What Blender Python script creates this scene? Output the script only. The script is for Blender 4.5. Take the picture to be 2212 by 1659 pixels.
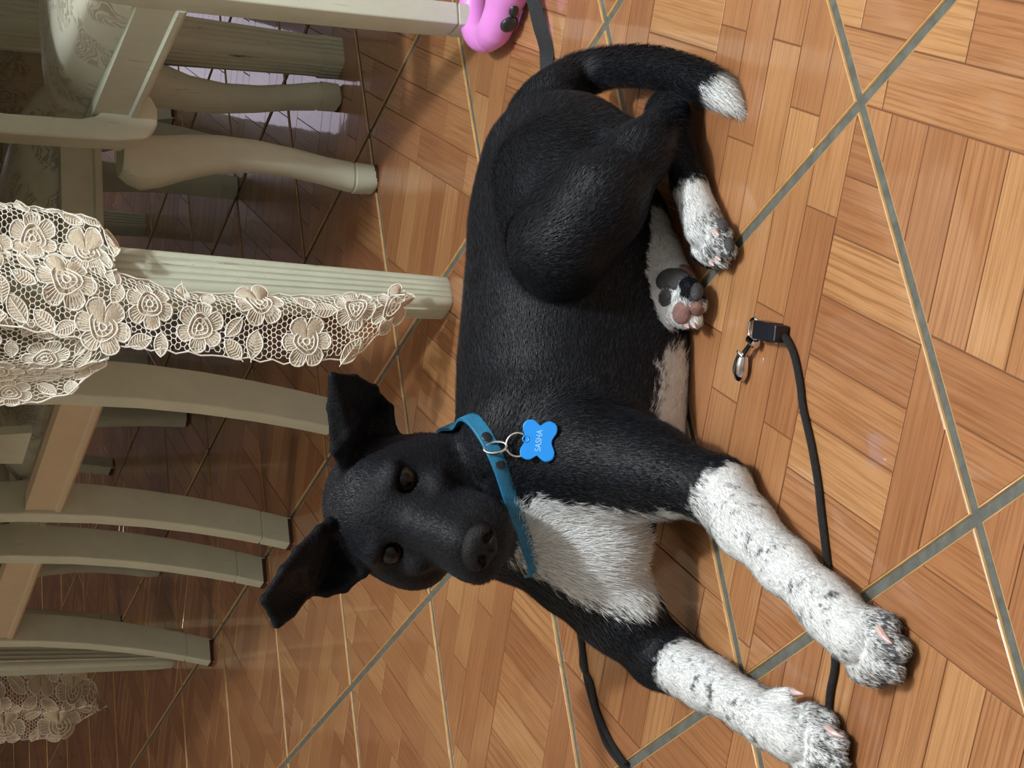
import bpy, bmesh, math, random
import numpy as np
from mathutils import Vector, Matrix, noise as mnoise

for o in list(bpy.data.objects):
    bpy.data.objects.remove(o)
scn = bpy.context.scene
C = scn.collection
random.seed(7)
RNG = np.random.default_rng(11)

# ------------------------------------------------------------------ camera
TS = 0.34                      # side of one floor tile, metres
FPX, PITCH, ROLL = 3893.5, 0.3905, 0.0418
IW, IH = 2212, 1659
CAM = np.array([0.0, 0.0, 2.2079 * TS])
YAW, OA, OB = 0.4945, 3.1939, 1.6911      # floor grid: angle and offsets (tiles)
vF = np.array([0, math.cos(PITCH), -math.sin(PITCH)])
vU = np.array([0, math.sin(PITCH), math.cos(PITCH)])
vR = np.array([1.0, 0, 0])
cr_, sr_ = math.cos(ROLL), math.sin(ROLL)
vX = -cr_ * vU + sr_ * vR      # picture right (phone held on its side)
vY = sr_ * vU + cr_ * vR       # picture up
cam_d = bpy.data.cameras.new('camera')
cam_d.sensor_fit = 'HORIZONTAL'
cam_d.sensor_width = 36.0
cam_d.lens = FPX / IW * 36.0
cam_d.clip_start = 0.05
cam_o = bpy.data.objects.new('camera', cam_d)
C.objects.link(cam_o)
cam_o.matrix_world = Matrix((
    (vX[0], vY[0], -vF[0], CAM[0]),
    (vX[1], vY[1], -vF[1], CAM[1]),
    (vX[2], vY[2], -vF[2], CAM[2]),
    (0, 0, 0, 1)))
scn.camera = cam_o

# ------------------------------------------------------------------ view, world, lamps
scn.view_settings.view_transform = 'Standard'
scn.view_settings.look = 'None'
scn.view_settings.gamma = 1.0
scn.view_settings.use_curve_mapping = False
scn.view_settings.exposure = 0.0
w = bpy.data.worlds.new('world')
scn.world = w
w.use_nodes = True
w.node_tree.nodes['Background'].inputs[0].default_value = (0.9, 0.95, 1.0, 1)
w.node_tree.nodes['Background'].inputs[1].default_value = 0.3

def lamp(name, loc, power, col, size):
    d = bpy.data.lights.new(name, 'POINT')
    d.energy = power
    d.color = col
    d.shadow_soft_size = size
    o = bpy.data.objects.new(name, d)
    o.location = loc
    C.objects.link(o)
    return o

lamp('ceiling_light', (0.70, 0.80, 2.25), 148, (0.93, 0.98, 1.0), 0.06)
lamp('ceiling_light', (-1.95, 2.7, 2.2), 22, (1.0, 0.86, 0.68), 0.10)

# ------------------------------------------------------------------ helpers: picture ray -> place in the room
def ray(x, y):
    return vF + (x - IW / 2) / FPX * vX - (y - IH / 2) / FPX * vY

def Az(x, y, z=0.0):           # where the line of sight meets height z
    d = ray(x, y)
    return CAM + d * (z - CAM[2]) / d[2]

def Dy(x, y, Y):               # where the line of sight meets depth Y
    d = ray(x, y)
    return CAM + d * Y / d[1]

# ------------------------------------------------------------------ helpers: objects
def link(o, parent=None):
    C.objects.link(o)
    if parent is not None:
        o.parent = parent
    return o

def mesh_obj(name, verts, faces, mat, parent=None, smooth=False, colors=None, uvs=None):
    me = bpy.data.meshes.new(name)
    me.from_pydata([tuple(map(float, v)) for v in verts], [], [tuple(int(i) for i in f) for f in faces])
    me.update()
    if mat is not None:
        me.materials.append(mat)
    if smooth:
        me.polygons.foreach_set('use_smooth', [True] * len(me.polygons))
    o = bpy.data.objects.new(name, me)
    return link(o, parent)

def np_mesh(name, V, F, mat, parent=None, smooth=True, col=None, extra=None):
    """V (n,3) float, F (m,k) int with k = 3 or 4: fast mesh from arrays"""
    me = bpy.data.meshes.new(name)
    n, m, k = len(V), len(F), F.shape[1]
    me.vertices.add(n)
    me.vertices.foreach_set('co', np.ascontiguousarray(V, np.float32).ravel())
    me.loops.add(m * k)
    me.loops.foreach_set('vertex_index', np.ascontiguousarray(F, np.int32).ravel())
    me.polygons.add(m)
    me.polygons.foreach_set('loop_start', np.arange(0, m * k, k, dtype=np.int32))
    me.update(calc_edges=True)
    me.validate()
    if smooth:
        me.polygons.foreach_set('use_smooth', np.ones(len(me.polygons), bool))
    if col is not None:
        a = me.color_attributes.new('coat', 'FLOAT_COLOR', 'POINT')
        a.data.foreach_set('color', np.ascontiguousarray(np.c_[col, np.ones(len(col))], np.float32).ravel())
    if mat is not None:
        me.materials.append(mat)
    o = bpy.data.objects.new(name, me)
    return link(o, parent)

def empty(name, loc=(0, 0, 0), rz=0.0):
    o = bpy.data.objects.new(name, None)
    o.empty_display_size = 0.05
    o.location = tuple(float(v) for v in loc)
    o.rotation_euler = (0, 0, rz)
    C.objects.link(o)
    return o

def tag(o, label, cat, group=None):
    o['label'] = label
    o['category'] = cat
    if group:
        o['group'] = group
    return o

def struct(o):
    o['kind'] = 'structure'
    return o

class MB:
    """collects shapes, then becomes one mesh"""
    def __init__(s):
        s.v, s.f = [], []
    def add(s, V, F):
        b = len(s.v)
        s.v += [tuple(map(float, p)) for p in V]
        s.f += [tuple(i + b for i in f) for f in F]
    def box(s, lo, hi, c=0.0):
        x0, y0, z0 = lo
        x1, y1, z1 = hi
        if c <= 0:
            V = [(x0, y0, z0), (x1, y0, z0), (x1, y1, z0), (x0, y1, z0), (x0, y0, z1), (x1, y0, z1), (x1, y1, z1), (x0, y1, z1)]
            s.add(V, [(3, 2, 1, 0), (4, 5, 6, 7), (0, 1, 5, 4), (1, 2, 6, 5), (2, 3, 7, 6), (3, 0, 4, 7)])
        else:
            bm = bmesh.new()
            bmesh.ops.create_cube(bm, size=1.0)
            for q in bm.verts:
                q.co = Vector((x0 + (q.co.x + .5) * (x1 - x0), y0 + (q.co.y + .5) * (y1 - y0), z0 + (q.co.z + .5) * (z1 - z0)))
            bmesh.ops.bevel(bm, geom=bm.edges[:], offset=c, segments=2, affect='EDGES', profile=.6)
            bm.verts.index_update()
            s.add([q.co[:] for q in bm.verts], [[q.index for q in f.verts] for f in bm.faces])
            bm.free()
    def sweep(s, sections):
        """sections: list of equal-length closed rings of 3D points; capped"""
        n = len(sections[0])
        V = [p for r in sections for p in r]
        F = []
        for i in range(len(sections) - 1):
            for j in range(n):
                k = (j + 1) % n
                F.append((i * n + j, i * n + k, (i + 1) * n + k, (i + 1) * n + j))
        F.append(tuple(range(n - 1, -1, -1)))
        F.append(tuple((len(sections) - 1) * n + j for j in range(n)))
        s.add(V, F)
    def tube(s, pts, r, n=8, up=(0, 0, 1)):
        s.sweep(tube_rings(pts, r, n, up))
    def build(s, name, mat, parent=None, smooth=False):
        bm = bmesh.new()
        me = bpy.data.meshes.new(name)
        me.from_pydata(s.v, [], s.f)
        bm.from_mesh(me)
        bmesh.ops.recalc_face_normals(bm, faces=bm.faces)
        bm.to_mesh(me)
        bm.free()
        if mat is not None:
            me.materials.append(mat)
        if smooth:
            me.polygons.foreach_set('use_smooth', [True] * len(me.polygons))
            try:
                me.set_sharp_from_angle(angle=math.radians(38))
            except Exception:
                pass
        return link(bpy.data.objects.new(name, me), parent)

def tube_rings(pts, r, n=8, up=(0, 0, 1), flat=1.0):
    P = np.array(pts, float)
    if np.isscalar(r):
        r = [r] * len(P)
    rings = []
    ref = np.array(up, float)
    for i in range(len(P)):
        t = P[min(i + 1, len(P) - 1)] - P[max(i - 1, 0)]
        t /= np.linalg.norm(t) + 1e-12
        a = ref - t * ref.dot(t)
        if np.linalg.norm(a) < 1e-4:
            a = np.array([1.0, .3, .2]) - t * t.dot([1.0, .3, .2])
        a /= np.linalg.norm(a)
        b = np.cross(t, a)
        ref = a
        rings.append([P[i] + r[i] * (flat * math.cos(2 * math.pi * k / n) * a + math.sin(2 * math.pi * k / n) * b) for k in range(n)])
    return rings

def catmull(P, n=8):
    P = [np.array(p, float) for p in P]
    P = [2 * P[0] - P[1]] + P + [2 * P[-1] - P[-2]]
    out = []
    for i in range(1, len(P) - 2):
        for k in range(n):
            t = k / n
            a, b, c, d = P[i - 1], P[i], P[i + 1], P[i + 2]
            out.append(.5 * ((2 * b) + (c - a) * t + (2 * a - 5 * b + 4 * c - d) * t * t + (3 * b - a - 3 * c + d) * t ** 3))
    out.append(P[-2])
    return out

# ------------------------------------------------------------------ materials
def srgb(r, g, b):
    f = lambda c: (c / 255) / 12.92 if c / 255 <= .04045 else ((c / 255 + .055) / 1.055) ** 2.4
    return (f(r), f(g), f(b), 1.0)

def new_mat(name):
    m = bpy.data.materials.new(name)
    m.use_nodes = True
    nt = m.node_tree
    return m, nt, nt.nodes['Principled BSDF']

def N(nt, typ, **kw):
    n = nt.nodes.new(typ)
    for k, v in kw.items():
        if k.startswith('i_'):
            n.inputs[k[2:].replace('_', ' ')].default_value = v
        else:
            setattr(n, k, v)
    return n

def ramp(nt, fac, stops):
    r = nt.nodes.new('ShaderNodeValToRGB')
    e = r.color_ramp.elements
    e[0].position, e[0].color = stops[0]
    e[1].position, e[1].color = stops[-1]
    for p, c in stops[1:-1]:
        q = e.new(p)
        q.color = c
    nt.links.new(fac, r.inputs[0])
    return r

def plain(name, col, rough=.5, metal=0.0, spec=.5, coat=0.0, bump=0.0, bscale=200, vary=0.0, vscale=12):
    m, nt, b = new_mat(name)
    b.inputs['Base Color'].default_value = col
    b.inputs['Roughness'].default_value = rough
    b.inputs['Metallic'].default_value = metal
    b.inputs['Specular IOR Level'].default_value = spec
    b.inputs['Coat Weight'].default_value = coat
    tc = N(nt, 'ShaderNodeTexCoord')
    if vary > 0:
        no = N(nt, 'ShaderNodeTexNoise', i_Scale=vscale, i_Detail=4.0)
        nt.links.new(tc.outputs['Object'], no.inputs['Vector'])
        d = tuple(c * (1 - vary) for c in col[:3]) + (1,)
        l = tuple(min(1, c * (1 + vary * .6)) for c in col[:3]) + (1,)
        r = ramp(nt, no.outputs['Fac'], [(.3, d), (.7, l)])
        nt.links.new(r.outputs[0], b.inputs['Base Color'])
    if bump > 0:
        no = N(nt, 'ShaderNodeTexNoise', i_Scale=bscale, i_Detail=3.0)
        nt.links.new(tc.outputs['Object'], no.inputs['Vector'])
        bp = N(nt, 'ShaderNodeBump', i_Strength=bump, i_Distance=.002)
        nt.links.new(no.outputs['Fac'], bp.inputs['Height'])
        nt.links.new(bp.outputs[0], b.inputs['Normal'])
    return m

def plank_material():
    m, nt, b = new_mat('printed_wood_plank')
    L = nt.links.new
    uv = N(nt, 'ShaderNodeUVMap', uv_map='grain')
    at = N(nt, 'ShaderNodeAttribute', attribute_name='tone', attribute_type='GEOMETRY')
    oi = N(nt, 'ShaderNodeObjectInfo')
    sep = N(nt, 'ShaderNodeSeparateColor')
    L(at.outputs['Color'], sep.inputs[0])
    # long wavy grain lines
    mp = N(nt, 'ShaderNodeMapping')
    mp.inputs['Scale'].default_value = (3.2, 150.0, 1.0)
    L(uv.outputs[0], mp.inputs[0])
    n1 = N(nt, 'ShaderNodeTexNoise', i_Scale=1.0, i_Detail=4.0, i_Roughness=.6, i_Distortion=.08)
    L(mp.outputs[0], n1.inputs['Vector'])
    mp2 = N(nt, 'ShaderNodeMapping')
    mp2.inputs['Scale'].default_value = (1.3, 9.5, 1.0)
    L(uv.outputs[0], mp2.inputs[0])
    wv = N(nt, 'ShaderNodeTexWave', wave_type='BANDS', bands_direction='Y', i_Scale=1.0, i_Distortion=4.0, i_Detail=3.0, i_Detail_Scale=1.2)
    L(mp2.outputs[0], wv.inputs['Vector'])
    # blotches
    mp3 = N(nt, 'ShaderNodeMapping')
    mp3.inputs['Scale'].default_value = (5.0, 22.0, 1.0)
    L(uv.outputs[0], mp3.inputs[0])
    n2 = N(nt, 'ShaderNodeTexNoise', i_Scale=1.0, i_Detail=3.0)
    L(mp3.outputs[0], n2.inputs['Vector'])
    # base tone per plank
    base = ramp(nt, sep.outputs[0], [(0.0, srgb(154, 105, 70)), (.35, srgb(166, 116, 78)), (.65, srgb(175, 127, 86)), (1.0, srgb(190, 145, 99))])
    lines = ramp(nt, wv.outputs['Fac'], [(.0, (.8, .8, .8, 1)), (.06, (.5, .5, .5, 1)), (.20, (.0, 0, 0, 1)), (1.0, (0, 0, 0, 1))])
    ml = N(nt, 'ShaderNodeMath', operation='MULTIPLY')
    L(lines.outputs[0], ml.inputs[0])
    L(sep.outputs[1], ml.inputs[1])
    fine = ramp(nt, n1.outputs['Fac'], [(.36, (.70, .70, .70, 1)), (.54, (0, 0, 0, 1)), (1, (0, 0, 0, 1))])
    mx = N(nt, 'ShaderNodeMath', operation='MAXIMUM')
    L(ml.outputs[0], mx.inputs[0])
    L(fine.outputs[0], mx.inputs[1])
    mix = N(nt, 'ShaderNodeMix', data_type='RGBA', blend_type='MULTIPLY')
    L(mx.outputs[0], mix.inputs['Factor'])
    L(base.outputs[0], mix.inputs['A'])
    mix.inputs['B'].default_value = (.58, .47, .38, 1)
    mix2 = N(nt, 'ShaderNodeMix', data_type='RGBA', blend_type='MULTIPLY')
    bl = ramp(nt, n2.outputs['Fac'], [(.3, (.90, .86, .81, 1)), (.7, (1.06, 1.06, 1.05, 1))])
    mix2.inputs['Factor'].default_value = .75
    L(mix.outputs['Result'], mix2.inputs['A'])
    L(bl.outputs[0], mix2.inputs['B'])
    L(mix2.outputs['Result'], b.inputs['Base Color'])
    b.inputs['Roughness'].default_value = .30
    b.inputs['Specular IOR Level'].default_value = .5
    b.inputs['Coat Weight'].default_value = .85
    b.inputs['Coat Roughness'].default_value = .045
    b.inputs['Coat IOR'].default_value = 1.6
    bp = N(nt, 'ShaderNodeBump', i_Strength=.22, i_Distance=.0006)
    bp.invert = True
    L(mx.outputs[0], bp.inputs['Height'])
    L(bp.outputs[0], b.inputs['Normal'])
    # the glaze itself is a little uneven
    tc = N(nt, 'ShaderNodeTexCoord')
    gn = N(nt, 'ShaderNodeTexNoise', i_Scale=26.0, i_Detail=2.0)
    L(tc.outputs['Object'], gn.inputs['Vector'])
    bp2 = N(nt, 'ShaderNodeBump', i_Strength=.07, i_Distance=.003)
    L(gn.outputs['Fac'], bp2.inputs['Height'])
    L(bp2.outputs[0], b.inputs['Coat Normal'])
    return m

M = {}
M['plank'] = plank_material()
M['tile_edge'] = plain('tile_edge', srgb(196, 154, 98), .35, coat=.5, vary=.18, vscale=60)
M['groove'] = plain('groove', srgb(112, 72, 44), .5)
M['grout'] = plain('grout', srgb(92, 94, 88), .8, bump=.5, bscale=600, vary=.3, vscale=90)
M['wall'] = plain('wall_paint', srgb(168, 163, 154), .7, bump=.05, bscale=80)
M['ceiling'] = plain('ceiling_paint', srgb(238, 238, 234), .8)
M['dark_wood'] = plain('dark_wood', srgb(84, 50, 34), .4, vary=.4, vscale=9)
M['door_white'] = plain('door_white', srgb(226, 222, 232), .5)

# ------------------------------------------------------------------ the room
def box_struct(name, lo, hi, mat):
    b = MB()
    b.box(lo, hi)
    return struct(b.build(name, mat))

RX0, RX1, RY0, RY1, RZ = -2.6, 2.2, -1.6, 7.4, 2.55
box_struct('wall_left', (RX0 - .1, RY0, -.02), (RX0, RY1, RZ), M['wall'])
box_struct('wall_right', (RX1, RY0, -.02), (RX1 + .1, RY1, RZ), M['wall'])
box_struct('wall_front', (RX0 - .1, RY0 - .1, -.02), (RX1 + .1, RY0, RZ), M['wall'])
box_struct('wall_back', (RX0 - .1, RY1, -.02), (RX1 + .1, RY1 + .1, RZ), M['wall'])
box_struct('ceiling', (RX0 - .1, RY0 - .1, RZ), (RX1 + .1, RY1 + .1, RZ + .1), M['ceiling'])
wains = MB()
for i in range(10):
    x = RX0 + i * .34
    wains.box((x + .004, RY1 - .03, 0), (x + .336, RY1, 1.9), .006)
struct(wains.build('trim_1', M['dark_wood']))
# lit window in the back wall, seen only mirrored in the floor
M['window_glow'] = new_mat('window_glow')[0]
_wn = M['window_glow'].node_tree
_wb = _wn.nodes['Principled BSDF']
_wb.inputs['Base Color'].default_value = (.8, .78, .9, 1)
_wb.inputs['Emission Color'].default_value = (.86, .80, 1.0, 1)
_wb.inputs['Emission Strength'].default_value = .9
win = MB()
win.box((.88, RY1 - .02, .70), (1.58, RY1 - .01, 1.52))
win = struct(win.build('window_1', M['window_glow']))
wf = MB()
for lo, hi in (((.82, RY1 - .05, .64), (1.64, RY1, .70)), ((.82, RY1 - .05, 1.52), (1.64, RY1, 1.58)), ((.82, RY1 - .05, .70), (.88, RY1, 1.52)), ((1.58, RY1 - .05, .70), (1.64, RY1, 1.52))):
    wf.box(lo, hi)
wf.build('window_frame', M['door_white'], win)

# ------------------------------------------------------------------ the floor: wood-print tiles laid on grout
fb = MB()
fb.box((RX0, RY0, -.03), (RX1, RY1, -.0022))
floor = struct(fb.build('floor', M['grout']))

cy_, sy_ = math.cos(YAW), math.sin(YAW)
eA = -np.array([cy_, sy_])
eB = np.array([-sy_, cy_])
AB0 = np.array([OA * cy_ - OB * sy_ , OA * sy_ + OB * cy_])   # world (tiles) of a = 0, b = 0
def tile_xy(a, b):
    return (AB0 + a * eA + b * eB) * TS

def clip_poly(poly, n, c):
    out = []
    for i in range(len(poly)):
        p, q = poly[i], poly[(i + 1) % len(poly)]
        dp, dq = p[0] * n[0] + p[1] * n[1] - c, q[0] * n[0] + q[1] * n[1] - c
        if dp <= 0:
            out.append(p)
        if (dp < 0 < dq) or (dq < 0 < dp):
            t = dp / (dp - dq)
            out.append((p[0] + t * (q[0] - p[0]), p[1] + t * (q[1] - p[1])))
    return out

# the moulded print of one tile in diagonal coordinates s = a+b (0..2), d = a-b (-1..1)
CELLS = []
def rows(d0, d1, cuts, along):
    cs = [0.0] + cuts + [2.0]
    for i in range(len(cs) - 1):
        CELLS.append((cs[i], cs[i + 1], d0, d1, along))
rows(.78, 1.0, [], 's')
rows(.58, .78, [], 's')
rows(0.0, .58, [.23, .42, .62, .82, 1.02, 1.21, 1.41, 1.61, 1.81], 'd')
rows(-.195, 0.0, [.37, 1.12, 1.87], 's')
rows(-.39, -.195, [.75, 1.5], 's')
rows(-.585, -.39, [.37, 1.12], 's')
rows(-.78, -.585, [.92], 's')
rows(-1.0, -.78, [], 's')
INS, GRV = .0182, .0026
TONES = [.3, .15, .1, .2, .75, .05, .55, .8, .45, .1, .3, .6, .7, .12, .5, .8, .6, .35, .9, .2, .7, .45, .85, .3, .5, .6]
plank_geo = []
for ci, (s0, s1, d0, d1, al) in enumerate(CELLS):
    quad = [((s + d) / 2, (s - d) / 2) for s, d in ((s0 + GRV, d0 + GRV), (s1 - GRV, d0 + GRV), (s1 - GRV, d1 - GRV), (s0 + GRV, d1 - GRV))]
    for n, c in (((-1, 0), -INS), ((1, 0), 1 - INS), ((0, -1), -INS), ((0, 1), 1 - INS)):
        quad = clip_poly(quad, n, c)
        if len(quad) < 3:
            break
    if len(quad) >= 3:
        area = abs(sum(quad[i][0] * quad[(i + 1) % len(quad)][1] - quad[(i + 1) % len(quad)][0] * quad[i][1] for i in range(len(quad)))) / 2
        if area > .0012:
            plank_geo.append((ci, quad, al))

def plank_arrays(ci, poly, al):
    """verts (in metres about the tile centre), faces, grain uv"""
    n = len(poly)
    cx, cyy = sum(p[0] for p in poly) / n, sum(p[1] for p in poly) / n
    V, UVv = [], []
    for lvl, z in ((1.0, -.0012), (1.0, -.0003), (None, 0.0)):
        for p in poly:
            q = p
            if lvl is None:
                dx, dy = cx - p[0], cyy - p[1]
                l = math.hypot(dx, dy) + 1e-9
                q = (p[0] + dx / l * .0016, p[1] + dy / l * .0016)
            xy = ((q[0] - .5) * eA + (q[1] - .5) * eB) * TS
            V.append((xy[0], xy[1], z))
            s, d = (q[0] + q[1]) * .707, (q[0] - q[1]) * .707
            u, v = (s, d) if al == 's' else (d, s)
            UVv.append((u + ci * 3.37, v + ci * 1.71))
    F = []
    for l in range(2):
        for j in range(n):
            k = (j + 1) % n
            F.append((l * n + j, (l + 1) * n + j, (l + 1) * n + k, l * n + k))
    F.append(tuple(2 * n + j for j in range(n - 1, -1, -1)))
    return V, F, UVv

def plank_mesh(name, items, with_body=False):
    V, F, U, T, MI = [], [], [], [], []
    for ci, poly, al in items:
        v, f, u = plank_arrays(ci, poly, al)
        b = len(V)
        V += v
        U += u
        F += [tuple(i + b for i in q) for q in f]
        T += [(TONES[ci % len(TONES)], (1.0, .7, .85, .55)[ci % 4] if al == 'd' else (.12, .5, .25)[ci % 3], 0)] * len(f)
        MI += [0] * len(f)
    if with_body:
        def ring(m, z):
            r = []
            for p in ((m, m), (1 - m, m), (1 - m, 1 - m), (m, 1 - m)):
                xy = ((p[0] - .5) * eA + (p[1] - .5) * eB) * TS
                r.append((xy[0], xy[1], z))
            return r
        b = len(V)
        rr = [ring(.0130, -.008), ring(.0130, -.0018), ring(.0146, -.0005), ring(.0170, -.0001), ring(INS, -.0007)]
        for r in rr:
            V += r
            U += [(0, 0)] * 4
        for l in range(4):
            for j in range(4):
                k = (j + 1) % 4
                F.append((b + l * 4 + j, b + (l + 1) * 4 + j, b + (l + 1) * 4 + k, b + l * 4 + k))
                MI.append(1)
                T.append((.5, .5, 0))
        F.append((b + 19, b + 18, b + 17, b + 16))
        MI.append(2)
        T.append((.5, .5, 0))
    me = bpy.data.meshes.new(name)
    me.from_pydata(V, [], F)
    me.update()
    me.materials.append(M['plank'])
    if with_body:
        me.materials.append(M['tile_edge'])
        me.materials.append(M['groove'])
        me.polygons.foreach_set('material_index', MI)
    uvl = me.uv_layers.new(name='grain')
    me.color_attributes.new('tone', 'FLOAT_COLOR', 'CORNER')
    uvl, at = me.uv_layers['grain'], me.color_attributes['tone']
    for p in me.polygons:
        for li in p.loop_indices:
            uvl.data[li].uv = U[me.loops[li].vertex_index]
            at.data[li].color = (*T[p.index], 1)
    bm = bmesh.new()
    bm.from_mesh(me)
    bmesh.ops.recalc_face_normals(bm, faces=bm.faces)
    bm.to_mesh(me)
    bm.free()
    return me

ME_BODY = plank_mesh('tile', [], True)
ME_FULL = plank_mesh('tile', plank_geo, True)
ME_PLANK = [plank_mesh('plank', [g]) for g in plank_geo]
def tile_turn(a, b):
    k = (b + a // 2) % 2
    if a % 2:
        return 0.0 if k else -math.pi / 2
    return math.pi if k else math.pi / 2
def pix(p):
    d = np.array(p, float) - CAM
    z = d @ vF
    return IW / 2 + FPX * (d @ vX) / z, IH / 2 - FPX * (d @ vY) / z, z
tiles = []
for a in range(-22, 14):
    for b in range(-13, 25):
        c = tile_xy(a + .5, b + .5)
        if RX0 - .2 < c[0] < RX1 + .2 and RY0 - .2 < c[1] < RY1 + .2:
            x, y, z = pix((c[0], c[1], 0))
            out = 0 if (z > 0 and -150 < x < IW + 150 and -150 < y < IH + 150) else 5
            tiles.append((out + max(z, 0), a, b, c))
tiles.sort(key=lambda t: t[0])
NEAR = 12
for i, (_, a, b, c) in enumerate(tiles):
    near = i < NEAR
    o = bpy.data.objects.new('tile', ME_BODY if near else ME_FULL)
    o.location = (c[0], c[1], 0)
    o.rotation_euler = (0, 0, tile_turn(a, b))
    link(o, floor)
    if near:
        for me in ME_PLANK:
            link(bpy.data.objects.new('plank', me), o)
# ------------------------------------------------------------------ furniture: painted chairs and a table under a lace cloth
def paint_material(name, col, dark, wear=.5):
    m, nt, b = new_mat(name)
    L = nt.links.new
    tc = N(nt, 'ShaderNodeTexCoord')
    n1 = N(nt, 'ShaderNodeTexNoise', i_Scale=14.0, i_Detail=6.0, i_Roughness=.7)
    L(tc.outputs['Object'], n1.inputs['Vector'])
    mp = N(nt, 'ShaderNodeMapping')
    mp.inputs['Scale'].default_value = (160, 160, 9)
    L(tc.outputs['Object'], mp.inputs[0])
    n2 = N(nt, 'ShaderNodeTexNoise', i_Scale=1.0, i_Detail=3.0)
    L(mp.outputs[0], n2.inputs['Vector'])
    n3 = N(nt, 'ShaderNodeTexNoise', i_Scale=330.0, i_Detail=2.0)
    L(tc.outputs['Object'], n3.inputs['Vector'])
    base = ramp(nt, n1.outputs['Fac'], [(.3, tuple(c * .86 for c in col[:3]) + (1,)), (.7, col)])
    # rubbed-off streaks along the edges, a few flecks
    ad = N(nt, 'ShaderNodeMath', operation='MULTIPLY')
    st = ramp(nt, n2.outputs['Fac'], [(.60, (0, 0, 0, 1)), (.72, (1, 1, 1, 1))])
    gt = ramp(nt, n1.outputs['Fac'], [(.52, (0, 0, 0, 1)), (.66, (1, 1, 1, 1))])
    L(st.outputs[0], ad.inputs[0])
    L(gt.outputs[0], ad.inputs[1])
    fl = ramp(nt, n3.outputs['Fac'], [(.71, (0, 0, 0, 1)), (.76, (.8, .8, .8, 1))])
    mx = N(nt, 'ShaderNodeMath', operation='MAXIMUM')
    L(ad.outputs[0], mx.inputs[0])
    L(fl.outputs[0], mx.inputs[1])
    sc = N(nt, 'ShaderNodeMath', operation='MULTIPLY')
    L(mx.outputs[0], sc.inputs[0])
    sc.inputs[1].default_value = wear
    mix = N(nt, 'ShaderNodeMix', data_type='RGBA')
    L(sc.outputs[0], mix.inputs['Factor'])
    L(base.outputs[0], mix.inputs['A'])
    mix.inputs['B'].default_value = dark
    L(mix.outputs['Result'], b.inputs['Base Color'])
    b.inputs['Roughness'].default_value = .42
    bp = N(nt, 'ShaderNodeBump', i_Strength=.15, i_Distance=.001)
    L(n2.outputs['Fac'], bp.inputs['Height'])
    L(bp.outputs[0], b.inputs['Normal'])
    return m

def damask_material():
    m, nt, b = new_mat('damask')
    L = nt.links.new
    tc = N(nt, 'ShaderNodeTexCoord')
    nw = N(nt, 'ShaderNodeTexNoise', i_Scale=16.0, i_Detail=1.0)
    L(tc.outputs['Object'], nw.inputs['Vector'])
    md = N(nt, 'ShaderNodeMix', data_type='RGBA', blend_type='ADD')
    md.inputs['Factor'].default_value = .16
    L(tc.outputs['Object'], md.inputs['A'])
    L(nw.outputs['Color'], md.inputs['B'])
    wv = N(nt, 'ShaderNodeTexWave', wave_type='RINGS', i_Scale=34.0, i_Distortion=10.0, i_Detail=1.5, i_Detail_Scale=1.6)
    L(md.outputs['Result'], wv.inputs['Vector'])
    gate = N(nt, 'ShaderNodeTexNoise', i_Scale=30.0, i_Detail=0.0)
    L(tc.outputs['Object'], gate.inputs['Vector'])
    gr = ramp(nt, gate.outputs['Fac'], [(.45, (0, 0, 0, 1)), (.55, (1, 1, 1, 1))])
    ln = ramp(nt, wv.outputs['Fac'], [(.35, (1, 1, 1, 1)), (.6, (0, 0, 0, 1))])
    mu = N(nt, 'ShaderNodeMath', operation='MULTIPLY')
    L(gr.outputs[0], mu.inputs[0])
    L(ln.outputs[0], mu.inputs[1])
    mix = N(nt, 'ShaderNodeMix', data_type='RGBA')
    L(mu.outputs[0], mix.inputs['Factor'])
    mix.inputs['A'].default_value = srgb(208, 208, 188)
    mix.inputs['B'].default_value = srgb(170, 165, 142)
    L(mix.outputs['Result'], b.inputs['Base Color'])
    b.inputs['Roughness'].default_value = .3
    b.inputs['Sheen Weight'].default_value = .3
    b.inputs['Specular IOR Level'].default_value = .7
    bp = N(nt, 'ShaderNodeBump', i_Strength=.5, i_Distance=.002)
    L(mu.outputs[0], bp.inputs['Height'])
    L(bp.outputs[0], b.inputs['Normal'])
    return m

M['paint'] = paint_material('antique_cream_paint', srgb(208, 215, 196), srgb(96, 84, 62), .55)
M['paint_foot'] = paint_material('worn_cream_paint', srgb(206, 213, 194), srgb(60, 52, 48), .9)
M['ply'] = paint_material('bare_rail', srgb(206, 190, 160), srgb(150, 128, 96), .3)
M['damask'] = damask_material()
M['felt'] = plain('leg_pad', srgb(70, 40, 36), .9)

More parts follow.
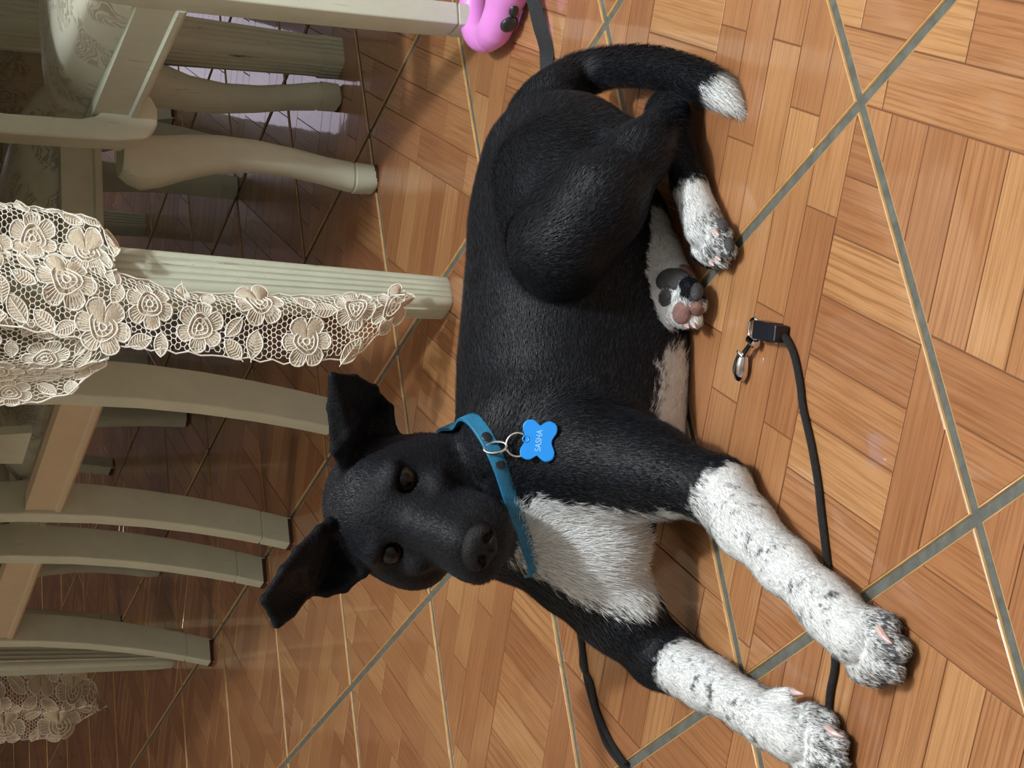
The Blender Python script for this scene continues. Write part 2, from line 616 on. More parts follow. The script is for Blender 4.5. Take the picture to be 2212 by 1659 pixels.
def rrect(c, ex, ey, hx, hy, r=.25, flute=0, fd=.0):
    """rounded rectangle ring; flute = number of reeds cut into the two long faces"""
    ex, ey, c = np.array(ex, float), np.array(ey, float), np.array(c, float)
    rr = r * min(hx, hy)
    pts = []
    for qx, qy, a0 in ((1, 1, 0), (-1, 1, 90), (-1, -1, 180), (1, -1, 270)):
        for k in range(5):
            a = math.radians(a0 + 22.5 * k)
            pts.append((qx * (hx - rr) + rr * math.cos(a), qy * (hy - rr) + rr * math.sin(a)))
    if flute:
        out = []
        for i in range(len(pts)):
            p, q = pts[i], pts[(i + 1) % len(pts)]
            out.append(p)
            if math.hypot(q[0] - p[0], q[1] - p[1]) > rr * 1.2:
                n = flute * 6
                for k in range(1, n):
                    t = k / n
                    dep = fd * (1 - abs(math.cos(math.pi * t * flute)) ** .35)
                    x, y = p[0] + t * (q[0] - p[0]), p[1] + t * (q[1] - p[1])
                    nx, ny = (p[1] - q[1]), (q[0] - p[0])
                    l = math.hypot(nx, ny)
                    out.append((x + nx / l * dep * 1.0, y + ny / l * dep * 1.0))
        pts = out
    return [c + ex * x + ey * y for x, y in pts]

X3, Y3, Z3 = np.eye(3)

def saber_leg(x, y, z_top, kick, w, d, parent, name='leg', mat=None, straight=.0, flute=0):
    """square tapered leg whose foot sweeps backwards (-y)"""
    mb = MB()
    secs = []
    stations = [0, .012, .013, .045, .0455, .048, .0485, .09, .15, .22, .30, z_top]
    for z in stations:
        t = z / z_top
        yy = y - kick * (1 - t) ** 2
        g = .0 if not (.0452 < z < .0483) else .0016
        s = .80 + .20 * t
        secs.append(rrect((x, yy, z), X3, Y3, w / 2 * s - g, d / 2 * s - g, .16, flute, -.0022 if z > .05 else 0))
    mb.sweep(secs)
    o = mb.build(name, mat or M['paint'], parent, True)
    fp = MB()
    fp.sweep([rrect((x, y - kick, -.0), X3, Y3, w / 2 * .82, d / 2 * .82, .3), rrect((x, y - kick, .006), X3, Y3, w / 2 * .82, d / 2 * .82, .3)])
    fp.build('foot_pad', M['felt'], o)
    return o

def cabriole_leg(x, y, z_top, sx, sy, parent):
    """S-curved front leg: knee pushed outwards to (sx, sy), slim ankle, small foot"""
    mb = MB()
    st = [(0, .010, .017), (.004, .012, .019), (.030, .012, .0200), (.0305, .012, .0182), (.034, .0115, .0182), (.0345, .0112, .0195), (.07, .006, .0180), (.12, -.002, .0185), (.17, -.006, .0205),
          (.22, -.004, .0240), (.26, .004, .0285), (.29, .012, .0320), (.315, .016, .0335), (z_top - .012, .010, .0330), (z_top, .004, .0300)]
    secs = []
    for z, off, hw in st:
        secs.append(rrect((x + sx * off, y + sy * off, z), X3, Y3, hw, hw * .95, .75))
    mb.sweep(secs)
    o = mb.build('leg', M['paint'], parent, True)
    fp = MB()
    fp.sweep([rrect((x + sx * .010, y + sy * .010, 0), X3, Y3, .0175, .0168, .75), rrect((x + sx * .010, y + sy * .010, .005), X3, Y3, .0175, .0168, .75)])
    fp.build('foot_pad', M['felt'], o)
    return o

def cushion_mesh(W, D, z0, h, parent):
    mb = MB()
    nu, nv = 26, 24
    V, F = [], []
    for i in range(nu + 1):
        for j in range(nv + 1):
            u, v = i / nu * 2 - 1, j / nv * 2 - 1
            e = (1 - abs(u) ** 7) ** .5 * (1 - abs(v) ** 7) ** .5
            wr = .003 * math.sin(9 * u + 5 * v) * (abs(u) ** 3) + .003 * math.sin(13 * v - 4 * u) * abs(v) ** 3
            V.append((u * W / 2 * (1 + .02 * e), v * D / 2, z0 + h * (e * (.75 + .25 * (1 - u * u) * (1 - v * v)) + wr)))
    for i in range(nu):
        for j in range(nv):
            a = i * (nv + 1) + j
            F.append((a, a + nv + 1, a + nv + 2, a + 1))
    b0 = len(V)
    bd = [i * (nv + 1) for i in range(nu + 1)] + [nu * (nv + 1) + j for j in range(1, nv + 1)] + [i * (nv + 1) + nv for i in range(nu - 1, -1, -1)] + [j for j in range(nv - 1, 0, -1)]
    for i in bd:
        V.append((V[i][0], V[i][1], z0 - .012))
    n = len(bd)
    for k in range(n):
        F.append((bd[k], b0 + k, b0 + (k + 1) % n, bd[(k + 1) % n]))
    F.append(tuple(b0 + k for k in range(n - 1, -1, -1)))
    mb.add(V, F)
    return mb.build('cushion', M['damask'], parent, True)

def make_chair(loc, face, label, W=.42, D=.45, arms=False, kick=.045, group=None, depth=.055, back=True, splay=.015):
    """loc: floor point under the middle of the back edge; face: heading (radians) of the seat"""
    ch = empty('dining_chair', (loc[0], loc[1], 0), face - math.pi / 2)
    tag(ch, label, 'chair', group)
    zt, rh = .400, .055
    hw = W / 2
    lw = .032
    for s in (-1, 1):
        leg = saber_leg(s * (hw - lw / 2), depth / 2, zt, kick, lw, depth, ch)
        # post of the backrest
        mb = MB()
        secs = []
        for z in np.linspace(zt, 1.0, 9):
            t = (z - zt) / (1.0 - zt)
            secs.append(rrect((s * (hw - lw / 2), depth / 2 - .11 * t ** 1.5, z), X3, Y3, lw / 2, depth / 2 * (1 - .45 * t), .2))
        mb.sweep(secs)
        mb.build('back_post', M['paint'], ch, True)
        fx = s * (hw + splay)
        cabriole_leg(fx, D - .03, zt - .055, s * .8, .6, ch)
    def rail(p, q, name='seat_rail', th=.022, mat=None, z0=zt - rh, z1=zt):
        p, q = np.array(p, float), np.array(q, float)
        d = (q - p) / np.linalg.norm(q - p)
        n = np.array([-d[1], d[0]])
        mb = MB()
        secs = []
        for e in (p, q):
            ring = []
            for o_, z in ((-th / 2, z0), (th / 2, z0), (th / 2 + .003, z0 + .004), (th / 2 + .003, z0 + .010), (th / 2, z0 + .013), (th / 2, z1), (-th / 2, z1), (-th / 2, z0 + .013), (-th / 2 - .003, z0 + .010), (-th / 2 - .003, z0 + .004)):
                ring.append((e[0] + n[0] * o_, e[1] + n[1] * o_, z))
            secs.append(ring)
        mb.sweep(secs)
        return mb.build(name, mat or M['paint'], ch)
    rail((-hw + lw, depth * .30), (hw - lw, depth * .30), mat=M['ply'])
    rail((-hw + .012, depth - .005), (-hw + .003 - splay, D - .05))
    rail((hw - .012, depth - .005), (hw - .003 + splay, D - .05))
    rail((-hw + .0, D - .028), (hw - .0, D - .028))
    cu = cushion_mesh(W - .01, D - depth - .01, zt + .004, .060, ch)
    cu.location = (0, (D + depth) / 2 + .002, 0)
    if back:
        mb = MB()
        secs = []
        for k in range(9):
            u = k / 8 * 2 - 1
            secs.append([(u * (hw - lw), -.05 - .03 * (1 - u * u) + dy, z + .03 * (1 - u * u) * (1 if z > .9 else 0)) for dy, z in ((-.009, .90), (.009, .90), (.006, 1.0), (-.012, 1.0))])
        mb.sweep(secs)
        mb.build('crest_rail', M['paint'], ch, True)
        mb = MB()
        secs = []
        for k, hwid in enumerate((.05, .045, .035, .045, .065, .05, .035, .05, .06)):
            z = zt + .02 + k / 8 * (.90 - zt - .02)
            t = (z - zt) / .6
            secs.append([(hwid * sx, depth / 2 - .09 * t ** 1.5 + dy, z) for sx, dy in ((-1, -.006), (1, -.006), (1, .006), (-1, .006))])
        mb.sweep(secs)
        mb.build('back_splat', M['paint'], ch, True)
    if arms:
        for s in (-1, 1):
            # curved arm support standing on the side rail
            out = [(-.034, .335), (-.016, .322), (.006, .322), (.020, .330), (.028, .345), (.028, .385), (.000, .387), (-.010, .395), (-.016, .415), (-.018, .50), (-.014, .60), (.0, .66), (-.034, .66), (-.042, .60), (-.044, .50), (-.042, .42), (-.040, .37)]
            mb = MB()
            y0 = D - .135
            n = len(out)
            V = [(-s * (-p[0]) * -1 + s * 0 + s * (-hw + .0) * 1 if False else s * (hw + .010) - s * p[0], y0 - .018, p[1]) for p in out] + [(s * (hw + .010) - s * p[0], y0 + .018, p[1]) for p in out]
            mb.add(V, [tuple(range(n)), tuple(range(2 * n - 1, n - 1, -1))] + [(k, (k + 1) % n, n + (k + 1) % n, n + k) for k in range(n)])
            o = mb.build('arm_support', M['paint'], ch, False)
            mod = o.modifiers.new('soft_edge', 'BEVEL')
            mod.width = .003
            mod.segments = 2
            mod.limit_method = 'ANGLE'
            mb = MB()
            mb.sweep([rrect((s * (hw + .035), yy, zz), X3, Z3, .024, .013, .6) for yy, zz in ((-.02, .68), (.1, .675), (.22, .665), (y0 + .03, .665))])
            mb.build('armrest', M['paint'], ch, True)
    return ch

dl = np.array([-.467, .884])
dl /= np.linalg.norm(dl)
dw = np.array([dl[1], -dl[0]])                     # across the table, to the right of dl
K0 = np.array([.100, 2.042])                       # near corner leg of the table
def TP(l, w_):
    return K0 + l * dl + w_ * dw
h_dw = math.atan2(dw[1], dw[0])
h_dl = math.atan2(dl[1], dl[0])

# the armchair at the near end of the table
r_back = np.array([.413, 1.93])                    # its left back foot
r_dir = np.array([-.105, .43])
r_dir /= np.linalg.norm(r_dir)
r_right = np.array([r_dir[1], -r_dir[0]])
rb = r_back + r_right * (.23 - .016) + r_dir * (-.01)
make_chair(rb, math.atan2(r_dir[1], r_dir[0]), 'cream armchair with silver damask cushion, its back leg inside the pink leash handle', W=.46, D=.47, arms=True, kick=.012, depth=.046)
# two chairs along the near long side, backs to the viewer
make_chair(TP(.545, .022), h_dw, 'cream painted dining chair right behind the dog\'s head, first along the table\'s side', W=.42, D=.50, kick=.050, splay=.035)
make_chair(TP(1.097, .022), h_dw, 'cream painted dining chair beyond the dog\'s lower ear, second along the table\'s side', W=.42, D=.50, kick=.050, splay=.035)
# chairs on the far side, tucked in, seen between the legs
make_chair(TP(.52, 1.15), h_dw + math.pi, 'shaded cream chair across the table, glimpsed behind the armchair\'s curved front leg', W=.42, D=.46, kick=.05)
make_chair(TP(1.10, 1.15), h_dw + math.pi, 'shaded cream chair across the table, glimpsed behind the reeded table leg and lace', W=.42, D=.46, kick=.05)
make_chair(TP(2.10, .55), h_dl + math.pi, 'cream chair at the far end of the table, mostly hidden', W=.42, D=.45, kick=.05)

# the table
table = empty('dining_table', (K0[0], K0[1], 0), h_dl)
tag(table, 'cream dining table with reeded legs under the lace tablecloth', 'table')
TL, TW = 1.72, 1.10
def tl(l, w_):                                     # table frame: x along dl, y across to the left (so -w)
    return (l, -w_)
for (l, w_) in ((0, 0), (TL - .12, .10), (0, TW), (TL - .1, TW)):
    mb = MB()
    x, y = tl(l, w_)
    secs = []
    for z in (0, .004, .03, .05, .0505, .12, .2, .3, .4, .5, .6, .70):
        s = .0205 + .009 * min(1, z / .45)
        if z < .004:
            s *= .9
        secs.append(rrect((x, y, z), X3, Y3, s, s, .35, 4, -.0026 if z > .01 else -.0008))
    mb.sweep(secs)
    mb.build('leg', M['paint_foot'], table, True)
mb = MB()
x, y = tl(.27, .555)
mb.sweep([rrect((x, y, z), X3, Y3, s, s, .35, 4, -.0026) for z, s in ((0, .024), (.03, .025), (.0305, .0235), (.05, .0235), (.3, .030), (.70, .032))])
mb.build('leg', M['paint_foot'], table, True)
mb = MB()
mb.box((-.03, -TW - .03, .62), (TL - .07, -TW - .006, .71))
mb.box((-.03, .006, .62), (TL - .07, .03, .71))
mb.box((-.03, -TW, .62), (-.006, 0, .71))
mb.box((TL - .094, -TW, .62), (TL - .07, 0, .71))
mb.build('apron', M['paint'], table)
mb = MB()
mb.box((-.06, -TW - .06, .71), (TL - .04, .06, .742), .006)
mb.build('table_top', M['paint'], table)
# ------------------------------------------------------------------ the lace tablecloth: threads, leaves and roses as real strips
M['lace'] = plain('lace_thread', srgb(252, 249, 238), .75, vary=.12, vscale=60)
M['lace_fill'] = plain('lace_fine_weave', srgb(214, 200, 178), .85, bump=.8, bscale=900, vary=.15, vscale=90)

class Lace:
    def __init__(s):
        s.v, s.f, s.m = [], [], []
    def patch(s, left, right, bow=0.012, folds=(), top=None):
        """left / right: lists of 3D points from top to bottom (falling z)"""
        s.L, s.R = np.array(left), np.array(right)
        s.zt = min(s.L[0, 2], s.R[0, 2])
        s.zb = max(s.L[-1, 2], s.R[-1, 2])
        s.bow, s.folds = bow, folds
    def row(s, z):
        l = np.array([np.interp(-z, -s.L[:, 2], s.L[:, k]) for k in (0, 1)])
        r = np.array([np.interp(-z, -s.R[:, 2], s.R[:, k]) for k in (0, 1)])
        return l, r
    def width(s, z):
        l, r = s.row(z)
        return np.linalg.norm(r - l)
    def P(s, U, z, off=0.0):
        l, r = s.row(z)
        w_ = np.linalg.norm(r - l) + 1e-6
        t = .5 + U / w_
        d = (r - l) / w_
        n = np.array([d[1], -d[0]])          # towards the viewer
        tt = min(max(t, 0), 1)
        b = s.bow * math.sin(math.pi * tt)
        for fr, am, ph in s.folds:
            b += am * math.sin(fr * tt * 6.283 + ph + 3 * z)
        q = l + (r - l) * t + n * (b + off)
        return (q[0], q[1], z)
    def line(s, pts, r, off=0.0, mi=0):
        """three-sided thread through (U, z) points"""
        if len(pts) < 2:
            return
        Q = [np.array(s.P(u, z, off)) for u, z in pts]
        b = len(s.v)
        view = np.array([0, -1.0, .15])
        for i, q in enumerate(Q):
            t = Q[min(i + 1, len(Q) - 1)] - Q[max(i - 1, 0)]
            t = t / (np.linalg.norm(t) + 1e-9)
            a = np.cross(t, view)
            a = a / (np.linalg.norm(a) + 1e-9)
            c = np.cross(a, t)
            s.v += [tuple(q + a * r), tuple(q - a * r), tuple(q + c * r * (1 if c @ view > 0 else -1))]
        for i in range(len(Q) - 1):
            k = b + 3 * i
            for x, y in ((0, 1), (1, 2), (2, 0)):
                s.f.append((k + x, k + y, k + 3 + y, k + 3 + x))
                s.m.append(mi)
    def fill(s, pts, off=-.0005):
        b = len(s.v)
        s.v += [s.P(u, z, off) for u, z in pts]
        cu, cz = sum(p[0] for p in pts) / len(pts), sum(p[1] for p in pts) / len(pts)
        s.v.append(s.P(cu, cz, off))
        n = len(pts)
        for i in range(n):
            s.f.append((b + i, b + (i + 1) % n, b + n))
            s.m.append(1)
    def leaf(s, u, z, a, ln, wd):
        c, sn = math.cos(a), math.sin(a)
        T = lambda x, y: (u + c * x - sn * y, z + sn * x + c * y)
        n = 9
        up = [T(-ln / 2 + ln * k / n, wd / 2 * math.sin(math.pi * k / n) ** .8) for k in range(n + 1)]
        dn = [T(-ln / 2 + ln * k / n, -wd / 2 * math.sin(math.pi * k / n) ** .8) for k in range(n, -1, -1)]
        s.fill(up + dn[1:-1])
        s.line(up + dn[1:], .00085)
        s.line([T(-ln * .62, 0), T(ln * .42, 0)], .0006)
        for k in range(2, n - 1):
            x = -ln / 2 + ln * k / n
            h = wd / 2 * math.sin(math.pi * k / n) ** .8 * .9
            s.line([T(x - ln * .05, 0), T(x + ln * .06, h)], .0004)
            s.line([T(x - ln * .05, 0), T(x + ln * .06, -h)], .0004)
    def rose(s, u, z, R, a0):
        np_ = 6
        T = lambda r, a: (u + r * math.cos(a), z + r * math.sin(a))
        out = []
        for p in range(np_):
            ca = a0 + p * 2 * math.pi / np_
            arc = []
            for k in range(8):
                th = -1 + 2 * k / 7
                rr = R * (.62 + .38 * (1 - th * th) ** .5 if abs(th) < 1 else .62)
                arc.append(T(rr, ca + th * math.pi / np_ * 1.04))
            out += arc[:-1]
            s.line(arc, .0009, .0004)
            for k in range(1, 7):
                th = -1 + 2 * k / 7
                rr = R * (.62 + .34 * math.sqrt(max(0, 1 - th * th)))
                s.line([T(R * .52, ca + th * math.pi / np_ * .9), T(rr, ca + th * math.pi / np_)], .00042)
            s.line([T(R * .62, ca - math.pi / np_), T(R * .48, ca - math.pi / np_ * .9)], .0008, .0004)
        s.fill(out)
        for rr, w_ in ((.50, .0009), (.33, .0008), (.14, .0010)):
            s.line([T(R * rr * (1 + .10 * math.sin(3 * t + a0)), t) for t in np.linspace(0, 6.2832, 17)], w_, .0008)
        for k in range(9):
            t = a0 + k * .7
            s.line([T(R * .16, t), T(R * .32, t + .25)], .00042, .0006)
    def weave(s, seed, motif=.030, hem=True):
        rg = random.Random(seed)
        placed = []
        def inside(u, z, m):
            if not (s.zb - m < z < s.zt):
                return False
            w_ = s.width(min(max(z, s.zb), s.zt)) / 2
            return abs(u) < w_ + m
        def free(u, z, r):
            return all(math.hypot(u - a, z - b) > r + c for a, b, c in placed)
        # roses and leaves, roses first; those that come to the hem scallop it
        zs = s.zb
        wmax = max(s.width(z) for z in np.linspace(s.zb, s.zt, 12)) / 2
        for tries in range(900):
            u, z = rg.uniform(-wmax, wmax), rg.uniform(s.zb, min(s.zt, .60))
            R = motif * rg.uniform(.75, 1.0)
            if inside(u, z, -R * .55) and free(u, z, R * .93):
                placed.append((u, z, R * .93))
                s.rose(u, z, R, rg.uniform(0, 6))
            if len(placed) > 160:
                break
        for tries in range(5000):
            u, z = rg.uniform(-wmax, wmax), rg.uniform(s.zb, min(s.zt, .60))
            ln = motif * rg.uniform(.75, 1.0)
            if inside(u, z, -ln * .12) and free(u, z, ln * .40):
                placed.append((u, z, ln * .40))
                s.leaf(u, z, rg.uniform(0, 6.28), ln, ln * .58)
        # net
        cs = .0062
        nz = int((min(s.zt, .62) - s.zb) / (cs * .866)) + 1
        pts = {}
        for j in range(nz):
            z = s.zb + j * cs * .866
            nu = int(wmax / cs) + 1
            for i in range(-nu, nu + 1):
                pts[(i, j)] = (i * cs + (cs / 2 if j % 2 else 0) + rg.uniform(-.25, .25) * cs, z + rg.uniform(-.25, .25) * cs)
        def cen(a, b, c):
            return ((a[0] + b[0] + c[0]) / 3, (a[1] + b[1] + c[1]) / 3)
        # dual (honeycomb) of the jittered triangular grid
        tri = {}
        for (i, j), p in pts.items():
            e = j % 2
            q = [(i + 1, j), (i + e, j + 1), (i + e, j - 1)]
            if q[0] in pts and q[1] in pts:
                tri[(i, j, 0)] = (cen(p, pts[q[0]], pts[q[1]]), frozenset(((i, j), q[0], q[1])))
            if q[0] in pts and q[2] in pts:
                tri[(i, j, 1)] = (cen(p, pts[q[0]], pts[q[2]]), frozenset(((i, j), q[0], q[2])))
        edge = {}
        for k, (c, vs) in tri.items():
            vl = list(vs)
            for a in range(3):
                e = frozenset((vl[a], vl[(a + 1) % 3]))
                edge.setdefault(e, []).append(c)
        for e, cc in edge.items():
            if len(cc) == 2:
                (u0, z0), (u1, z1) = cc
                mu, mz = (u0 + u1) / 2, (z0 + z1) / 2
                if inside(u0, z0, -.001) and inside(u1, z1, -.001) and all(math.hypot(mu - a, mz - b) > c * .9 for a, b, c in placed):
                    s.line([(u0, z0), (u1, z1)], .00052, -.0004)
        # a cord along both edges
        for sg in (-1, 1):
            pl = []
            for z in np.linspace(s.zb, min(s.zt, .6), 40):
                w_ = s.width(z) / 2
                pl.append((sg * (w_ + .002 * math.sin(z * 260)), z))
            s.line(pl, .0009)
    def build(s, name, parent, off):
        me = bpy.data.meshes.new(name)
        V = np.array(s.v) - off
        me.from_pydata([tuple(p) for p in V], [], s.f)
        me.materials.append(M['lace'])
        me.materials.append(M['lace_fill'])
        me.polygons.foreach_set('material_index', s.m)
        me.update()
        return link(bpy.data.objects.new(name, me), parent)

def px_list(L):
    return [Dy(*q) for q in L]
cl_c = np.array([K0[0] + dl[0] * TL / 2 + dw[0] * TW / 2, K0[1] + dl[1] * TL / 2 + dw[1] * TW / 2, .742])
cloth = empty('tablecloth', cl_c)
tag(cloth, 'cream floral lace tablecloth hanging down in long corners from the table', 'tablecloth')
LB = Lace()
LB.patch([np.array([*TP(.01, -.075), .735])] + px_list([(0, 702, 1.965), (230, 746, 1.960), (420, 768, 1.958), (620, 787, 1.960), (760, 775, 1.966), (830, 712, 1.975), (874, 650, 1.984)]),
         [np.array([*TP(-.07, .03), .735])] + px_list([(0, 545, 1.975), (150, 562, 1.975), (300, 598, 1.975), (400, 629, 1.978), (700, 637, 1.982), (880, 638, 1.985)]), .022, ((1.5, .006, .4),))
LB.weave(5, .034)
LB.build('lace_corner', cloth, cl_c)
LA = Lace()
LA.patch([np.array([*TP(-.07, .03), .735])] + px_list([(0, 575, 1.985), (252, 590, 1.985)]), [np.array([*TP(-.08, .16), .735])] + px_list([(0, 436, 2.02), (110, 452, 2.02), (205, 472, 2.01), (250, 535, 1.99)]), .012, ((1.3, .008, 0),))
LA.weave(8, .030)
LA.build('lace_fold', cloth, cl_c)
LC = Lace()
LC.patch([np.array([*TP(.18, -.08), .735])] + px_list([(0, 870, 2.12), (80, 862, 2.10), (150, 842, 2.06), (222, 778, 2.0)]), [np.array([*TP(.01, -.075), .735])] + px_list([(0, 690, 1.985), (225, 748, 1.975)]), .006, ((1.2, .006, 1.0),))
LC.weave(11, .030)
LC.build('lace_fold', cloth, cl_c)
LD = Lace()
LD.patch([np.array([*TP(TL, -.08), .735])] + px_list([(0, 1592, 3.55), (130, 1590, 3.56), (160, 1560, 3.57), (212, 1525, 3.58)]), [np.array([*TP(TL - .2, -.07), .735])] + px_list([(0, 1418, 3.50), (130, 1440, 3.52), (205, 1470, 3.55), (214, 1515, 3.58)]), .03, ((2.0, .014, 0),))
LD.weave(14, .042)
LD.build('lace_corner', cloth, cl_c)
# the cloth lying on the table top, with its short drop along the sides
mb = MB()
x0, x1, y0, y1 = -.072, TL - .028, -TW - .072, .072
V = []
F = []
ring = []
for (xa, ya, xb, yb) in ((x0, y0, x1, y0), (x1, y0, x1, y1), (x1, y1, x0, y1), (x0, y1, x0, y0)):
    for k in range(12):
        t = k / 12
        ring.append((xa + t * (xb - xa), ya + t * (yb - ya)))
n = len(ring)
for z, g in ((.7455, 0), (.740, .004), (.66, .010), (.585, .014)):
    for k, (x, y) in enumerate(ring):
        cx, cyy = (x0 + x1) / 2, (y0 + y1) / 2
        q = g * (1 + .6 * math.sin(k * 1.9))
        V.append((x + q * (1 if x > cx else -1), y + q * (1 if y > cyy else -1), z))
for l in range(3):
    for k in range(n):
        F.append((l * n + k, l * n + (k + 1) % n, (l + 1) * n + (k + 1) % n, (l + 1) * n + k))
F.append(tuple(range(n)))
c_, s_ = math.cos(h_dl), math.sin(h_dl)
V = [(K0[0] + c_ * x - s_ * y - cl_c[0], K0[1] + s_ * x + c_ * y - cl_c[1], z - cl_c[2]) for x, y, z in V]
mb.add(V, F)
mb.build('cloth_top', M['lace_fill'], cloth, True)
# ------------------------------------------------------------------ the dog: one continuous skin grown from blended limbs
class Field:
    def __init__(s, lo, hi, h):
        s.lo, s.h = np.array(lo, float), h
        s.n = np.ceil((np.array(hi) - s.lo) / h).astype(int) + 1
        s.d = np.full(tuple(s.n), .2, np.float32)
        s.flow = np.zeros(tuple(s.n) + (3,), np.float32)
    def _box(s, lo, hi, m):
        i0 = np.maximum(0, np.floor((np.minimum(lo, hi) - m - s.lo) / s.h).astype(int))
        i1 = np.minimum(s.n, np.ceil((np.maximum(lo, hi) + m - s.lo) / s.h).astype(int) + 1)
        sl = tuple(slice(a, b) for a, b in zip(i0, i1))
        ax = [(s.lo[k] + np.arange(i0[k], i1[k]) * s.h).astype(np.float32) for k in range(3)]
        P = np.stack(np.meshgrid(*ax, indexing='ij'), -1)
        return sl, P
    def _join(s, sl, d, k, flow=None):
        o = s.d[sl]
        if k > 0:
            hh = np.maximum(k - np.abs(o - d), 0) / k
            s.d[sl] = np.minimum(o, d) - hh * hh * k * .25
        else:
            s.d[sl] = np.minimum(o, d)
        if flow is not None:
            wgt = np.exp(-np.clip(d, -.03, .2) / .008)
            s.flow[sl] += wgt[..., None] * np.asarray(flow, np.float32)
    def cone(s, a, b, ra, rb, k=.012, flow=None):
        a, b = np.array(a, float), np.array(b, float)
        sl, P = s._box(np.minimum(a, b), np.maximum(a, b), max(ra, rb) + k + .03)
        ab = (b - a).astype(np.float32)
        L2 = float(ab @ ab) + 1e-12
        rr = ra - rb
        a2 = max(L2 - rr * rr, L2 * .04)
        pa = P - a.astype(np.float32)
        y = pa @ ab
        z = y - L2
        x2 = np.maximum((pa * pa).sum(-1) * L2 * L2 - y * y * L2, 0)
        y2, z2 = y * y * L2, z * z * L2
        kk = np.sign(rr) * rr * rr * x2
        d = np.where(np.sign(z) * a2 * z2 > kk, np.sqrt(x2 + z2) / L2 - rb,
                     np.where(np.sign(y) * a2 * y2 < kk, np.sqrt(x2 + y2) / L2 - ra, (np.sqrt(x2 * a2 / L2) + y * rr) / L2 - ra))
        fl = ab / math.sqrt(L2) if flow is None else flow
        s._join(sl, d, k, fl)
    def chain(s, pts, rs, k=.012, flow=1):
        for i in range(len(pts) - 1):
            s.cone(pts[i], pts[i + 1], rs[i], rs[i + 1], k, None if flow == 1 else -(np.array(pts[i + 1]) - pts[i]) / (np.linalg.norm(np.array(pts[i + 1]) - pts[i]) + 1e-9))
    def _ell(s, c, ax, r, m):
        c = np.array(c, float)
        R = np.array(ax, float)
        R /= np.linalg.norm(R, axis=1)[:, None]
        e = np.sqrt(((np.array(r)[:, None] * R) ** 2).sum(0))
        sl, P = s._box(c - e, c + e, m)
        q = (P - c.astype(np.float32)) @ R.T.astype(np.float32)
        r = np.array(r, np.float32)
        k0 = np.linalg.norm(q / r, axis=-1)
        k1 = np.linalg.norm(q / (r * r), axis=-1) + 1e-9
        return sl, np.where(k0 < 1e-4, -r.min(), k0 * (k0 - 1) / k1)
    def ell(s, c, ax, r, k=.012, flow=None):
        sl, d = s._ell(c, ax, r, k + .03)
        s._join(sl, d, k, flow)
    def cut(s, c, ax, r, k=.004):
        sl, d = s._ell(c, ax, r, k + .004)
        o = s.d[sl]
        hh = np.maximum(k - np.abs(o + d), 0) / k
        s.d[sl] = np.maximum(o, -d) + hh * hh * k * .25
    def tri(s, a, b, c, th, k=.004, flow=None):
        a, b, c = (np.array(q, np.float32) for q in (a, b, c))
        sl, P = s._box(np.minimum(np.minimum(a, b), c).astype(float), np.maximum(np.maximum(a, b), c).astype(float), th + k + .02)
        ba, cb, ac = b - a, c - b, a - c
        nor = np.cross(ba, ac)
        pa, pb, pc = P - a, P - b, P - c
        sg = lambda e, q: np.sign(q @ np.cross(e, nor))
        inside = (sg(ba, pa) + sg(cb, pb) + sg(ac, pc)) >= 2
        def seg(e, q):
            t = np.clip((q @ e) / (e @ e), 0, 1)
            return ((q - t[..., None] * e) ** 2).sum(-1)
        de = np.minimum(np.minimum(seg(ba, pa), seg(cb, pb)), seg(ac, pc))
        dp = (pa @ nor) ** 2 / (nor @ nor)
        s._join(sl, np.sqrt(np.where(inside, dp, de)) - th, k, flow)
    def sample(s, P):
        q = (np.asarray(P, float) - s.lo) / s.h
        q = np.clip(q, 0, s.n - 1.001)
        i = np.floor(q).astype(int)
        f = q - i
        out = 0
        for dx in (0, 1):
            for dy in (0, 1):
                for dz in (0, 1):
                    wgt = (f[..., 0] if dx else 1 - f[..., 0]) * (f[..., 1] if dy else 1 - f[..., 1]) * (f[..., 2] if dz else 1 - f[..., 2])
                    out = out + wgt * s.d[i[..., 0] + dx, i[..., 1] + dy, i[..., 2] + dz]
        return out
    def grad(s, P, e=None):
        e = e or s.h
        g = np.stack([s.sample(P + np.eye(3)[k] * e) - s.sample(P - np.eye(3)[k] * e) for k in range(3)], -1)
        return g / (np.linalg.norm(g, axis=-1, keepdims=True) + 1e-9)
    def surface(s):
        d = s.d
        neg = d < 0
        n = d.shape
        cnt = np.zeros((n[0] - 1, n[1] - 1, n[2] - 1), np.int8)
        for dx in (0, 1):
            for dy in (0, 1):
                for dz in (0, 1):
                    cnt += neg[dx:n[0] - 1 + dx, dy:n[1] - 1 + dy, dz:n[2] - 1 + dz]
        act = np.argwhere((cnt > 0) & (cnt < 8))
        idx = np.full(cnt.shape, -1, np.int32)
        idx[tuple(act.T)] = np.arange(len(act))
        acc = np.zeros((len(act), 3))
        num = np.zeros(len(act))
        corners = [(x, y, z) for x in (0, 1) for y in (0, 1) for z in (0, 1)]
        val = {c: d[act[:, 0] + c[0], act[:, 1] + c[1], act[:, 2] + c[2]].astype(float) for c in corners}
        for c in corners:
            for k in range(3):
                if c[k] == 0:
                    c2 = list(c)
                    c2[k] = 1
                    c2 = tuple(c2)
                    v0, v1 = val[c], val[c2]
                    m = (v0 < 0) != (v1 < 0)
                    t = np.where(m, v0 / np.where(m, v0 - v1, 1), 0)
                    p = np.tile(np.array(c, float), (len(act), 1))
                    p[:, k] = t
                    acc += p * m[:, None]
                    num += m
        V = s.lo + (act + acc / num[:, None]) * s.h
        quads = []
